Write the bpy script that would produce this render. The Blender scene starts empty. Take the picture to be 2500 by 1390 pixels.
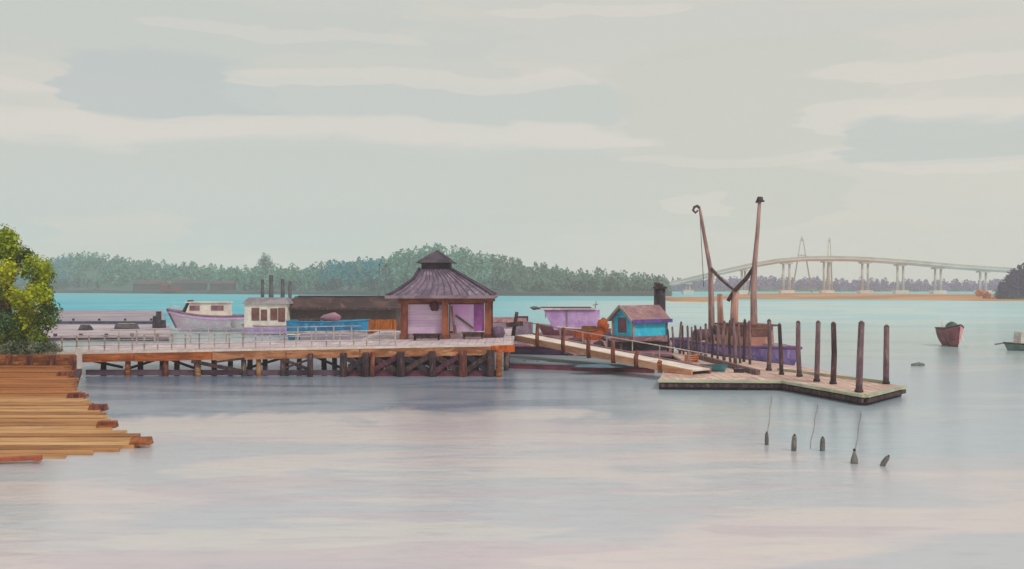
import bpy, math, random
import numpy as np
from mathutils import Vector, Matrix, noise as mnoise
R = math.radians
rnd = random.Random(7)
S = bpy.context.scene
COL = S.collection

# ------------------------------------------------------------------ camera, sky, sun, exposure
H, F = 6.0, 2200.0                      # eye height (m), focal length in photo pixels (photo 2500 x 1390)
CX, CY = 1250.0, 695.0
cam = bpy.data.cameras.new('camera'); cam.sensor_width = 36; cam.lens = F / 2500 * 36
cam.clip_end = 9000; cam.clip_start = 0.3
camo = bpy.data.objects.new('camera', cam); COL.objects.link(camo)
camo.location = (0, 0, H); camo.rotation_euler = (R(90), 0, 0); S.camera = camo
S.render.resolution_x, S.render.resolution_y = 1024, 569
S.view_settings.view_transform = 'Standard'; S.view_settings.look = 'None'
S.view_settings.exposure = 0.06; S.view_settings.gamma = 1.0
S.cycles.use_denoising = True
S.cycles.max_bounces = 6; S.cycles.volume_bounces = 2

SUN_EL, SUN_AZ = R(48), R(140)          # azimuth clockwise from +Y: behind the viewer, to the right
sun = bpy.data.lights.new('sun', 'SUN'); sun.energy = 1.5; sun.angle = R(10); sun.color = (1, .955, .89)
suno = bpy.data.objects.new('sun', sun); COL.objects.link(suno)
sd = Vector((math.sin(SUN_AZ) * math.cos(SUN_EL), math.cos(SUN_AZ) * math.cos(SUN_EL), math.sin(SUN_EL)))
suno.rotation_euler = sd.to_track_quat('Z', 'Y').to_euler(); suno.location = (30, -30, 60)


def lin(c):
    return tuple(((v / 255) / 12.92 if v / 255 <= .04045 else ((v / 255 + .055) / 1.055) ** 2.4) for v in c)


class NT:
    """small helper round a node tree"""
    def __init__(s, tree): s.t = tree; tree.nodes.clear()
    def n(s, typ, **kw):
        nd = s.t.nodes.new(typ)
        for k, v in kw.items(): setattr(nd, k, v)
        return nd
    def l(s, a, b): s.t.links.new(a, b)
    def put(s, sock, v):
        if isinstance(v, bpy.types.NodeSocket): s.l(v, sock)
        else: sock.default_value = v
    def m(s, op, a, b=0.0, c=0.0, clamp=False):
        nd = s.n('ShaderNodeMath', operation=op); nd.use_clamp = clamp
        s.put(nd.inputs[0], a); s.put(nd.inputs[1], b); s.put(nd.inputs[2], c)
        return nd.outputs[0]
    def step(s, v, a, b, c=0.0, d=1.0):
        nd = s.n('ShaderNodeMapRange', interpolation_type='SMOOTHSTEP')
        s.put(nd.inputs[0], v)
        for i, x in enumerate((a, b, c, d)): s.put(nd.inputs[i + 1], x)
        return nd.outputs[0]
    def mix(s, f, a, b, mode='MIX'):
        nd = s.n('ShaderNodeMix', data_type='RGBA', blend_type=mode)
        s.put(nd.inputs[0], f)
        for i, v in ((6, a), (7, b)):
            s.put(nd.inputs[i], v if isinstance(v, bpy.types.NodeSocket) else (*v[:3], 1))
        return nd.outputs[2]
    def noise(s, vec, scale, detail=3.0, rough=.55, dist=0.0):
        nd = s.n('ShaderNodeTexNoise'); s.put(nd.inputs['Vector'], vec)
        nd.inputs['Scale'].default_value = scale; nd.inputs['Detail'].default_value = detail
        nd.inputs['Roughness'].default_value = rough; nd.inputs['Distortion'].default_value = dist
        return nd.outputs[0]
    def scaled(s, vec, sc):
        nd = s.n('ShaderNodeMapping'); s.put(nd.inputs[0], vec); nd.inputs['Scale'].default_value = sc
        return nd.outputs[0]
    def xyz(s, x, y, z):
        nd = s.n('ShaderNodeCombineXYZ')
        for i, v in enumerate((x, y, z)): s.put(nd.inputs[i], v)
        return nd.outputs[0]
    def sep(s, v):
        nd = s.n('ShaderNodeSeparateXYZ'); s.put(nd.inputs[0], v); return nd.outputs


# sky: Nishita under a thin sheet of cloud; the bands of cloud are set out in azimuth and elevation
W = bpy.data.worlds.new('World'); S.world = W; W.use_nodes = True
w = NT(W.node_tree)
sky = w.n('ShaderNodeTexSky', sky_type='NISHITA'); sky.sun_disc = False
sky.sun_elevation = SUN_EL; sky.sun_rotation = SUN_AZ; sky.altitude = 5
tc = w.n('ShaderNodeTexCoord')
dx, dy, dz = w.sep(tc.outputs['Generated'])
az = w.m('ARCTAN2', dx, dy); el = w.m('ARCSINE', dz)
V = w.xyz(w.m('MULTIPLY', az, 1.0), w.m('MULTIPLY', el, 6.0), 0.0)
wob_lo = w.m('SUBTRACT', w.noise(V, 2.6, 3, .5), .5)
wob_hi = w.m('SUBTRACT', w.noise(V, 13.0, 4, .6), .5)
wob = w.m('ADD', w.m('MULTIPLY', wob_lo, 1.0), w.m('MULTIPLY', wob_hi, .42))
grain = w.noise(V, 60.0, 3, .6)
SKYGAIN = 10.0


def skc(c): return tuple(v * SKYGAIN for v in lin(c))


az = w.m('ADD', az, w.m('MULTIPLY', w.m('SUBTRACT', w.noise(w.scaled(V, (1, 1, 1)), 4.2, 3, .55), .5), .22))
el = w.m('ADD', el, w.m('ADD', w.m('MULTIPLY', w.m('SUBTRACT', w.noise(w.xyz(w.m('MULTIPLY', az, 1.0), 3.7, w.m('MULTIPLY', el, 2.0)), 5.0, 3, .5), .5), .055), w.m('MULTIPLY', az, -.012)))
cream, creamhi, blue, bluelo = (207, 204, 195), (217, 211, 202), (194, 199, 195), (186, 193, 192)
base = w.mix(w.step(w.noise(V, 1.7, 4, .55, .6), .42, .56), skc(cream), skc((202, 202, 195)))
base = w.mix(w.step(w.noise(V, 3.1, 3, .5, .3), .6, .68, 0, .55), base, skc(creamhi))


def stroke(basec, x0, x1, y0, y1, c, amt=1.0, edge=.10):
    a0 = math.atan(((x0 + x1) / 2 - CX) / F); ra = (x1 - x0) / 2 / F * math.cos(a0) ** 2
    k = math.cos(a0)
    e0 = math.atan((CY - (y0 + y1) / 2) / F * k); re = (y1 - y0) / 2 / F * k
    p = w.m('POWER', w.m('ABSOLUTE', w.m('DIVIDE', w.m('SUBTRACT', az, a0), ra)), 4.0)
    q = w.m('POWER', w.m('ABSOLUTE', w.m('DIVIDE', w.m('SUBTRACT', el, e0), re)), 3.0)
    d = w.m('ADD', w.m('ADD', p, q), w.m('MULTIPLY', wob, 2.2))
    soft = w.step(el, e0 - re * .3, e0 + re, edge, .42)            # crisp lower rim, softer upper rim
    f = w.step(d, w.m('ADD', 1.0, soft), w.m('SUBTRACT', 1.0, soft), 0.0, amt)
    return w.mix(f, basec, skc(c))


for x0, x1, y0, y1, c, a in [
        (-300, 1100, -80, 110, blue, .55), (-200, 1300, 20, 190, (196, 200, 193), .6),
        (1200, 1650, 18, 50, creamhi, .5), (380, 1120, 76, 104, creamhi, .35),
        (130, 660, 120, 290, bluelo, .8), (560, 1560, 205, 312, blue, .8), (1500, 2100, 120, 420, (199, 200, 190), .7),
        (600, 1440, 180, 222, creamhi, .55), (-100, 1560, 290, 372, creamhi, .7),
        (-300, 1620, 345, 610, (195, 199, 194), .8), (1200, 2050, 400, 560, (197, 199, 190), .8),
        (140, 450, 492, 578, (205, 203, 194), .9), (1500, 2200, 384, 412, creamhi, .4),
        (1960, 2700, 150, 205, creamhi, .6), (1960, 2560, 250, 335, creamhi, .6),
        (2080, 2620, 285, 405, (189, 195, 192), .8), (2180, 2620, 392, 430, creamhi, .5),
        (-200, 420, 560, 640, (202, 201, 192), .7), (900, 1720, 560, 690, (201, 200, 190), .6),
        (1680, 2700, 560, 720, (203, 200, 190), .6), (1600, 1790, 470, 520, creamhi, .5)]:
    base = stroke(base, x0, x1, y0, y1, c, a)
base = w.mix(w.m('MULTIPLY', w.m('SUBTRACT', grain, .5), .10), base, skc((120, 125, 128)))
final = w.mix(.97, sky.outputs[0], base)
bg = w.n('ShaderNodeBackground'); w.l(final, bg.inputs[0]); bg.inputs[1].default_value = 0.1
wo = w.n('ShaderNodeOutputWorld'); w.l(bg.outputs[0], wo.inputs[0])

# ------------------------------------------------------------------ materials
MATS = {}


def wash(name, c1, c2=None, scale=1.2, rough=.75, stretch=(1, 1, 1), bands=None, gain=1.22, spec=.25, hi=None, bump=.0, grain=None, tide=None):
    """pigment-like uneven colour: two tones mixed by noise, a fine grain, optional board joints (axis, pitch, darkness)"""
    if name in MATS: return MATS[name]
    c2 = c2 or tuple(v * .78 for v in c1)
    m = bpy.data.materials.new(name); m.use_nodes = True; t = NT(m.node_tree)
    pos = t.n('ShaderNodeNewGeometry').outputs['Position']
    v = t.scaled(pos, stretch)
    g = lambda c: tuple(min(.86, x * gain) for x in lin(c))
    n1 = t.noise(v, scale, 4, .6, .4)
    col = t.mix(t.step(n1, .40, .60), g(c1), g(c2))
    if hi: col = t.mix(t.step(t.noise(v, scale * 1.7, 2, .5, .8), .60, .68, 0, .8), col, g(hi))
    fine = t.noise(v, scale * 11, 3, .7)
    col = t.mix(t.step(fine, .35, .75, .0, .30), col, tuple(x * .62 for x in g(c2)))
    if bands:
        ax, pitch, dark = bands
        q = t.m('FRACT', t.m('ADD', t.m('DIVIDE', t.sep(pos)[ax], pitch), t.m('MULTIPLY', n1, .10)))
        col = t.mix(t.m('MULTIPLY', t.m('LESS_THAN', q, .10), dark), col, tuple(x * .35 for x in g(c2)))
    if grain:
        gn = t.noise(t.scaled(pos, grain[:3]), 1.0, 5, .7, .3)
        col = t.mix(t.step(gn, .46, .66, 0, grain[3]), col, tuple(x * .34 for x in g(c2)))
    if tide:
        zz = t.m('ADD', t.sep(pos)[2], t.m('MULTIPLY', t.m('SUBTRACT', n1, .5), .6))
        col = t.mix(t.step(zz, tide, tide - .12, 0, .75), col, (.045, .048, .045))
    b = t.n('ShaderNodeBsdfPrincipled'); t.l(col, b.inputs['Base Color'])
    b.inputs['Roughness'].default_value = rough; b.inputs['Specular IOR Level'].default_value = spec
    bp = t.n('ShaderNodeBump'); bp.inputs['Strength'].default_value = .35; bp.inputs['Distance'].default_value = .03 + bump
    t.l(fine, bp.inputs['Height']); t.l(bp.outputs[0], b.inputs['Normal'])
    o = t.n('ShaderNodeOutputMaterial'); t.l(b.outputs[0], o.inputs[0])
    MATS[name] = m
    return m


def leafmat(name, gain=1.0, rough=.8):
    """foliage: colour from the per-clump 'tint' attribute with a little noise"""
    m = bpy.data.materials.new(name); m.use_nodes = True; t = NT(m.node_tree)
    a = t.n('ShaderNodeAttribute'); a.attribute_name = 'tint'
    pos = t.n('ShaderNodeNewGeometry').outputs['Position']
    col = t.mix(t.step(t.noise(pos, 1.1, 2), .35, .7, 0, .35), a.outputs['Color'], (.01, .015, .012))
    d = t.n('ShaderNodeBsdfDiffuse'); t.l(col, d.inputs[0])
    tr = t.n('ShaderNodeBsdfTranslucent'); t.l(col, tr.inputs[0])
    mx = t.n('ShaderNodeMixShader'); mx.inputs[0].default_value = .25
    t.l(d.outputs[0], mx.inputs[1]); t.l(tr.outputs[0], mx.inputs[2])
    o = t.n('ShaderNodeOutputMaterial'); t.l(mx.outputs[0], o.inputs[0])
    return m


WOOD = wash('timber_orange', (165, 98, 55), (112, 62, 42), 1.6, stretch=(.5, .5, 2.5), hi=(192, 132, 84), grain=(2, 2, 2, .5))
WOODTAN = wash('timber_tan', (172, 128, 92), (138, 92, 62), 1.1, stretch=(.5, .5, 2.5), hi=(198, 158, 118))
WOODRED = wash('timber_red', (132, 74, 56), (84, 44, 42), 1.8, stretch=(2, 2, .5), hi=(160, 100, 78), grain=(5, 5, 1, .6))
WOODDARK = wash('timber_dark', (84, 58, 60), (50, 36, 44), 1.7, stretch=(2, 2, .6), hi=(122, 90, 80), grain=(5, 5, 1.2, .6))
WOODGREY = wash('timber_grey', (122, 100, 96), (86, 68, 72), 1.7, stretch=(3, 3, .5), hi=(154, 128, 118), grain=(5, 5, .8, .6), tide=.45)
MAROON = wash('maroon_paint', (98, 52, 66), (66, 34, 50), 1.3)
INK = wash('dark_hull', (56, 48, 62), (38, 34, 46), 1.2, hi=(88, 78, 92))
DECKPINK = wash('deck_pink', (202, 184, 186), (178, 160, 168), .5, bands=(0, .6, .5), grain=(6, .5, 1, .4), hi=(222, 208, 196))
WHITE = wash('white_paint', (228, 218, 206), (206, 194, 188), .9, gain=1.1)
RAIL = wash('rail_paint', (186, 172, 166), (150, 138, 136), 1.1)
LAV = wash('lavender_paint', (204, 166, 218), (182, 142, 198), .9, hi=(204, 180, 208))
PURPLE = wash('purple_paint', (150, 124, 176), (116, 92, 146), .7, hi=(188, 164, 200), gain=1.35)
PINKHULL = wash('pink_hull', (232, 210, 208), (216, 184, 198), .5, hi=(238, 224, 218))
BLUE = wash('blue_paint', (34, 128, 172), (24, 104, 150), .8, hi=(66, 156, 190))
TURQ = wash('turquoise_paint', (54, 184, 216), (42, 166, 202), .9, hi=(92, 200, 220), gain=1.4)
MAUVE = wash('mauve_boards', (158, 116, 120), (126, 90, 100), .9, hi=(180, 142, 140))
ROOFLAV = wash('roof_lavender', (124, 108, 126), (100, 84, 104), .7, stretch=(1.6, 1, .5), hi=(146, 130, 144), grain=(4, 1, .6, .35))
ROOFDARK = wash('roof_dark', (84, 72, 84), (62, 52, 66), .9)
BROWNROOF = wash('brown_shed', (90, 64, 62), (58, 40, 43), .3, hi=(104, 76, 72), grain=(.5, 3, 3, .5))
GREYROOF = wash('grey_roof', (148, 136, 142), (122, 112, 118), .8)
ORANGE = wash('orange_paint', (192, 88, 30), (140, 66, 26), 1.2, hi=(214, 120, 50))
LAVGREY = wash('lavender_grey_deck', (160, 148, 158), (132, 122, 136), .22, stretch=(.4, 1, 1), hi=(186, 172, 176))
SLATE = wash('slate_reflection', (122, 130, 136), (98, 106, 116), .4, stretch=(.4, 1, 1), hi=(140, 152, 156))
DINGHY = wash('dark_rubber', (84, 80, 84), (60, 56, 62), 1.0)
CONC = wash('pale_concrete', (212, 202, 196), (192, 184, 180), .05)
SAND = wash('sand', (186, 128, 72), (150, 100, 62), .03, stretch=(.5, 1, 1), hi=(204, 168, 122))
SOIL = wash('soil', (120, 96, 72), (92, 78, 60), .6)
GREENEDGE = wash('pale_green_edge', (176, 176, 150), (152, 154, 134), .8)
GREENGREY = wash('green_grey_hull', (92, 108, 106), (70, 84, 84), 1.0)
PINK = wash('pink_paint', (236, 146, 150), (216, 122, 130), 1.4)
MAROONHULL = wash('maroon_hull', (134, 78, 86), (96, 56, 66), 1.4)
BARK = wash('bark', (92, 74, 60), (62, 52, 44), 2.0, stretch=(3, 3, .7))
GLASS = wash('window_brown', (122, 72, 64), (92, 52, 50), 1.5, rough=.25, spec=.5)
GLASSPINK = wash('window_plum', (150, 96, 112), (112, 70, 86), 1.5, rough=.25, spec=.5)
SHORE = wash('shore_rock', (64, 62, 64), (44, 48, 54), .06, stretch=(.4, 1, 1))
HILLSOIL = wash('hill_soil', (84, 104, 92), (66, 86, 78), .03)
REFLINE = wash('rope', (150, 140, 130), (118, 110, 104), 3)  # colour of the pile reflection lines
NETMAT = wash('net_heap', (108, 88, 92), (78, 62, 70), 2.2, bump=.06)
GREYMARK = wash('grey_mark', (120, 116, 110), (92, 90, 88), 3)


# ------------------------------------------------------------------ geometry helpers
def at(px, py, d): return Vector(((px - CX) / F * d, d, H - (py - CY) / F * d))
def gx(px, d): return (px - CX) / F * d
def gd(py, z=0.0): return (H - z) * F / (py - CY)
def on(px, py, z=0.0):
    d = gd(py, z); return Vector((gx(px, d), d, z))


class MB:
    def __init__(s): s.v = []; s.f = []; s.sm = []
    def add(s, vs, fs, smooth=False):
        o = len(s.v); s.v += [Vector(v) for v in vs]; s.f += [tuple(i + o for i in f) for f in fs]; s.sm += [smooth] * len(fs)
        return s
    def box(s, c, size, rz=0.0, taper=1.0):
        c = Vector(c); M = Matrix.Rotation(rz, 3, 'Z'); hx, hy, hz = (k / 2 for k in size)
        vs = []
        for z, k in ((-hz, 1.0), (hz, taper)):
            for x, y in ((-hx, -hy), (hx, -hy), (hx, hy), (-hx, hy)): vs.append(c + M @ Vector((x * k, y * k, z)))
        return s.add(vs, [(0, 3, 2, 1), (4, 5, 6, 7), (0, 1, 5, 4), (1, 2, 6, 5), (2, 3, 7, 6), (3, 0, 4, 7)])
    def bar(s, p, q, wd, ht, up=(0, 0, 1)):
        p, q = Vector(p), Vector(q); d = (q - p).normalized(); side = d.cross(Vector(up))
        if side.length < 1e-4: side = Vector((1, 0, 0))
        side.normalize(); u = side.cross(d)
        vs = [e + side * (a * wd / 2) + u * (b * ht / 2) for e in (p, q) for a, b in ((-1, -1), (1, -1), (1, 1), (-1, 1))]
        return s.add(vs, [(0, 1, 2, 3), (7, 6, 5, 4), (0, 4, 5, 1), (1, 5, 6, 2), (2, 6, 7, 3), (3, 7, 4, 0)])
    def tube(s, pts, rad, n=8, cap=True):
        pts = [Vector(p) for p in pts]
        if not isinstance(rad, (list, tuple)): rad = [rad] * len(pts)
        vs, fs = [], []
        ref = Vector((0.31, 1, 0.17)).normalized()
        for i, p in enumerate(pts):
            d = (pts[min(i + 1, len(pts) - 1)] - pts[max(i - 1, 0)]).normalized()
            a = d.cross(ref)
            if a.length < .05: a = d.cross(Vector((1, 0, 0)))
            a.normalize(); b = d.cross(a)
            for k in range(n):
                t = 2 * math.pi * k / n; vs.append(p + (a * math.cos(t) + b * math.sin(t)) * rad[i])
        for i in range(len(pts) - 1):
            for k in range(n): fs.append((i * n + k, i * n + (k + 1) % n, (i + 1) * n + (k + 1) % n, (i + 1) * n + k))
        s.add(vs, fs, True)
        if cap:
            o = len(s.v) - len(vs)
            s.f += [tuple(o + k for k in range(n))[::-1], tuple(o + (len(pts) - 1) * n + k for k in range(n))]; s.sm += [False, False]
        return s
    def prism(s, poly, z0, z1):
        n = len(poly)
        zf0 = z0 if callable(z0) else (lambda x, y: z0); zf1 = z1 if callable(z1) else (lambda x, y: z1)
        vs = [(x, y, zf0(x, y)) for x, y in poly] + [(x, y, zf1(x, y)) for x, y in poly]
        fs = [tuple(range(n))[::-1], tuple(range(n, 2 * n))] + [(i, (i + 1) % n, n + (i + 1) % n, n + i) for i in range(n)]
        return s.add(vs, fs)
    def lump(s, c, r, seed=0, amp=.3, seg=12, rings=8, zmin=None):
        c = Vector(c); vs, fs = [], []
        for i in range(rings + 1):
            th = math.pi * i / rings
            for k in range(seg):
                ph = 2 * math.pi * k / seg
                d = Vector((math.sin(th) * math.cos(ph), math.sin(th) * math.sin(ph), math.cos(th)))
                q = 1 + amp * mnoise.noise(d * 1.7 + Vector((seed * 3.1, seed, 0)))
                p = c + Vector((d.x * r[0], d.y * r[1], d.z * r[2])) * q
                if zmin is not None: p.z = max(p.z, zmin)
                vs.append(p)
        for i in range(rings):
            for k in range(seg): fs.append((i * seg + k, (i + 1) * seg + k, (i + 1) * seg + (k + 1) % seg, i * seg + (k + 1) % seg))
        return s.add(vs, fs, True)


def root_matrix(o):
    while o.parent: o = o.parent
    return Matrix.Translation(o.location) @ o.rotation_euler.to_matrix().to_4x4()


def mesh_obj(name, mb, mat, parent=None, world=False):
    """one mesh object; with world=True the points are world points even when the parent stands elsewhere"""
    vs = mb.v
    if parent and world:
        Mi = root_matrix(parent).inverted(); vs = [Mi @ v for v in vs]
    me = bpy.data.meshes.new(name); me.from_pydata([tuple(v) for v in vs], [], mb.f); me.update()
    me.polygons.foreach_set('use_smooth', mb.sm)
    me.materials.append(mat)
    o = bpy.data.objects.new(name, me); COL.objects.link(o)
    if parent: o.parent = parent
    return o


def tag(o, label=None, cat=None, group=None, kind=None):
    if label: o['label'] = label
    if cat: o['category'] = cat
    if group: o['group'] = group
    if kind: o['kind'] = kind
    return o


def thing(name, label, cat, loc=(0, 0, 0), rz=0.0, group=None):
    o = bpy.data.objects.new(name, None); o.empty_display_size = .3; COL.objects.link(o)
    o.location = loc; o.rotation_euler = (0, 0, rz)
    return tag(o, label, cat, group)


def single(name, mb, mat, label, cat, group=None, origin=None):
    if origin is not None:
        origin = Vector(origin); mb.v = [v - origin for v in mb.v]
    o = mesh_obj(name, mb, mat)
    if origin is not None: o.location = origin
    return tag(o, label, cat, group)


def leaves(name, mat, centers, normals, sizes, tints, parent=None, kind=None, loc=None):
    """many leaf-sized quads: centers n x 3, normals n x 3, sizes n, tints n x 3 (linear colour)"""
    n = len(centers); rs = np.random.RandomState(n)
    c = np.asarray(centers, float); nn = np.asarray(normals, float); nn /= np.linalg.norm(nn, axis=1)[:, None] + 1e-9
    a = np.cross(nn, rs.normal(size=(n, 3))); a /= np.linalg.norm(a, axis=1)[:, None] + 1e-9
    b = np.cross(nn, a); s = np.asarray(sizes)[:, None] * .5
    k = rs.uniform(.55, 1.0, (n, 1))
    v = np.stack([c - a * s, c - b * s * k * .8, c + a * s, c + b * s * k], 1).reshape(-1, 3)
    if loc is not None: v = v - np.asarray(loc)
    me = bpy.data.meshes.new(name)
    me.vertices.add(n * 4); me.vertices.foreach_set('co', v.ravel())
    me.loops.add(n * 4); me.loops.foreach_set('vertex_index', np.arange(n * 4, dtype=np.int32))
    me.polygons.add(n); me.polygons.foreach_set('loop_start', np.arange(0, n * 4, 4, dtype=np.int32))
    me.update(calc_edges=True)
    at_ = me.color_attributes.new('tint', 'FLOAT_COLOR', 'POINT')
    t = np.concatenate([np.asarray(tints), np.ones((n, 1))], 1); at_.data.foreach_set('color', np.repeat(t, 4, 0).astype(np.float32).ravel())
    me.materials.append(mat)
    o = bpy.data.objects.new(name, me); COL.objects.link(o)
    if parent: o.parent = parent
    if kind: o['kind'] = kind
    return o


def interp(x, tab):
    xs = [a for a, _ in tab]; ys = [b for _, b in tab]
    return float(np.interp(x, xs, ys))


ORD = ['first', 'second', 'third', 'fourth', 'fifth', 'sixth', 'seventh', 'eighth', 'ninth', 'tenth', 'eleventh', 'twelfth', 'thirteenth', 'fourteenth', 'fifteenth', 'sixteenth', 'seventeenth', 'eighteenth', 'nineteenth', 'twentieth', 'twenty-first', 'twenty-second', 'twenty-third', 'twenty-fourth']

def clumpcrown(lobes, n, leaf, cols, seed, lay=.55):
    rs = np.random.RandomState(seed); C, N, SZ, T = [], [], [], []
    vol = np.array([l[3] ** 2 for l in lobes]); cnt = (n * vol / vol.sum()).astype(int)
    for (x, y, z, r, ci), k in zip(lobes, cnt):
        sub = 7; sd_ = rs.normal(size=(sub, 3)); sd_ /= np.linalg.norm(sd_, axis=1)[:, None]
        ctr = np.array([x, y, z]) + sd_ * r * rs.uniform(.35, .75, (sub, 1)); w_ = rs.randint(0, sub, k)
        dd = rs.normal(size=(k, 3)); dd /= np.linalg.norm(dd, axis=1)[:, None]
        p = ctr[w_] + dd * (r * .58) * rs.uniform(.4, 1.12, (k, 1))
        tint = np.array([cols[(ci + rs.randint(0, 2) * (rs.rand() < .5)) % len(cols)] for _ in range(sub)])
        C.append(p); N.append(dd + np.array([0, 0, .3]) + rs.normal(0, .5, (k, 3))); SZ.append(rs.uniform(leaf * .6, leaf * 1.3, k))
        T.append(tint[w_] * rs.uniform(.7, 1.3, (k, 1)))
    return np.concatenate(C), np.concatenate(N), np.concatenate(SZ), np.concatenate(T)


# ------------------------------------------------------------------ water
wm = bpy.data.materials.new('harbour_water'); wm.use_nodes = True; t = NT(wm.node_tree)
pos = t.n('ShaderNodeNewGeometry').outputs['Position']
X_, Y_, _ = t.sep(pos)
gw = lambda c, k=1.12: tuple(min(.85, x * k) for x in lin(c))
# patches of calm, ruffled and deeper water, plus a painted pier reflection: coordinates compressed with distance so that patches widen outward
ly = t.m('LOGARITHM', t.m('MAXIMUM', Y_, 4.0), math.e)
lx = t.m('DIVIDE', X_, t.m('POWER', t.m('MAXIMUM', Y_, 8.0), .55))
PV = t.xyz(t.m('MULTIPLY', lx, .22), t.m('MULTIPLY', ly, 3.4), 0.0)
p1 = t.noise(PV, 1.15, 4, .5, .5); p2 = t.noise(t.scaled(PV, (1.3, 1.6, 1)), 1.9, 4, .55, .4)
near = t.mix(t.step(p1, .44, .53), gw((213, 201, 203)), gw((190, 192, 201)))
near = t.mix(t.step(p2, .54, .60, 0, .6), near, gw((215, 207, 203)))
near = t.mix(t.step(t.noise(t.scaled(PV, (.9, 1.2, 1)), 2.6, 3, .5, .6), .55, .60, 0, .6), near, gw((196, 183, 194)))
midc = t.mix(t.step(p2, .42, .56), gw((114, 132, 156)), gw((152, 164, 180)))  # blue-grey reflection below the pier, painted into the base colour
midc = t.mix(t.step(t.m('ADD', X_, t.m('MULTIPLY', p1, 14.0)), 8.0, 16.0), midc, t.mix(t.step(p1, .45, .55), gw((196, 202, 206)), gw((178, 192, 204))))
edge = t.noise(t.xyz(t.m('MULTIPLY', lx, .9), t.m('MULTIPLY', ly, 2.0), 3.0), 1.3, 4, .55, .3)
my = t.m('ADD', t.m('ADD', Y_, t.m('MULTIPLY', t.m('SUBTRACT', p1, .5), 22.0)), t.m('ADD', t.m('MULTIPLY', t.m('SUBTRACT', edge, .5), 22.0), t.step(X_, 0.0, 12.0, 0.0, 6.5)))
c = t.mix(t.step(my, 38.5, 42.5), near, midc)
# pale blue reach beyond the docks, turquoise channel further out
pale = t.mix(t.step(p2, .45, .55), gw((188, 204, 202)), gw((172, 198, 202)))
c = t.mix(t.step(my, 66.0, 92.0), c, pale)
left = t.step(t.m('DIVIDE', X_, Y_), .16, -.14, .05, 1.0)
far = t.m('MULTIPLY', t.step(Y_, 95.0, 150.0), left)
c = t.mix(far, c, t.mix(t.step(p2, .42, .6), gw((84, 172, 194)), gw((112, 188, 202))))
c = t.mix(t.step(Y_, 300.0, 360.0, 0, .75), c, gw((104, 182, 196)))
fine = t.noise(t.scaled(pos, (.6, 2.2, 1)), 1.1, 4, .6)
c = t.mix(t.step(fine, .45, .8, 0, .22), c, gw((128, 142, 158)))
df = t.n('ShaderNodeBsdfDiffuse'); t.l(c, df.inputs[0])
gl = t.n('ShaderNodeBsdfGlossy'); gl.inputs['Roughness'].default_value = .07
lw = t.n('ShaderNodeLayerWeight'); lw.inputs[0].default_value = .5
fac = t.step(lw.outputs['Facing'], .5, 1.0, .06, .62)
fac = t.m('MULTIPLY', fac, t.step(Y_, 75.0, 180.0, 1.0, .22))
bp = t.n('ShaderNodeBump'); bp.inputs['Strength'].default_value = .26; bp.inputs['Distance'].default_value = .14
rip = t.m('ADD', t.noise(t.scaled(pos, (.5, 1.4, 1)), 1.5, 6, .66), t.m('MULTIPLY', t.noise(t.scaled(pos, (.12, .45, 1)), .5, 2), 1.5))
t.l(rip, bp.inputs['Height']); t.l(bp.outputs[0], gl.inputs['Normal'])
mx = t.n('ShaderNodeMixShader'); t.l(fac, mx.inputs[0]); t.l(df.outputs[0], mx.inputs[1]); t.l(gl.outputs[0], mx.inputs[2])
o = t.n('ShaderNodeOutputMaterial'); t.l(mx.outputs[0], o.inputs[0])
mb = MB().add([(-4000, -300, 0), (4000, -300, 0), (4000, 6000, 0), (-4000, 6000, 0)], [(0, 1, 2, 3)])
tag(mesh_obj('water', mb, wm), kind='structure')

# ------------------------------------------------------------------ far land: wooded hills, far shore, headland, sandbar
HILL = [(-150, 700), (60, 662), (120, 640), (150, 624), (200, 618), (260, 622), (330, 634), (400, 641), (500, 648), (600, 653), (700, 652),
        (780, 647), (830, 637), (880, 633), (950, 627), (1000, 610), (1040, 603), (1080, 602), (1130, 608), (1180, 622), (1240, 634), (1300, 646), (1400, 657), (1500, 666), (1570, 673), (1612, 684), (1640, 712)]
SHD = [(-150, 640), (150, 640), (600, 560), (950, 500), (1300, 480), (1640, 470)]


def land(name, mat, prof, shd, ridge, px0, px1, treeh, nx=90, ny=8, z0=-.6):
    mb = MB(); vs = []
    for i in range(nx + 1):
        px = px0 + (px1 - px0) * i / nx; d0 = interp(px, shd); x = gx(px, d0)
        zr = max(.4, H - (interp(px, prof) - CY) / F * (d0 + ridge) - treeh)
        for j in range(ny + 1):
            s_ = j / ny; k = math.sin(min(1, s_ * 1.35) * math.pi / 2) if s_ < .75 else 1 - (s_ - .75) * .8
            bump = mnoise.noise(Vector((x * .02, s_ * 3, 1.7))) * .8
            vs.append((gx(px, d0 + s_ * ridge * 1.35), d0 + s_ * ridge * 1.35, z0 + (zr - z0) * k + bump * (s_ > 0)))
    fs = [(i * (ny + 1) + j, (i + 1) * (ny + 1) + j, (i + 1) * (ny + 1) + j + 1, i * (ny + 1) + j + 1) for i in range(nx) for j in range(ny)]
    mb.add(vs, fs, True)
    return tag(mesh_obj(name, mb, mat), kind='structure')


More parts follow.
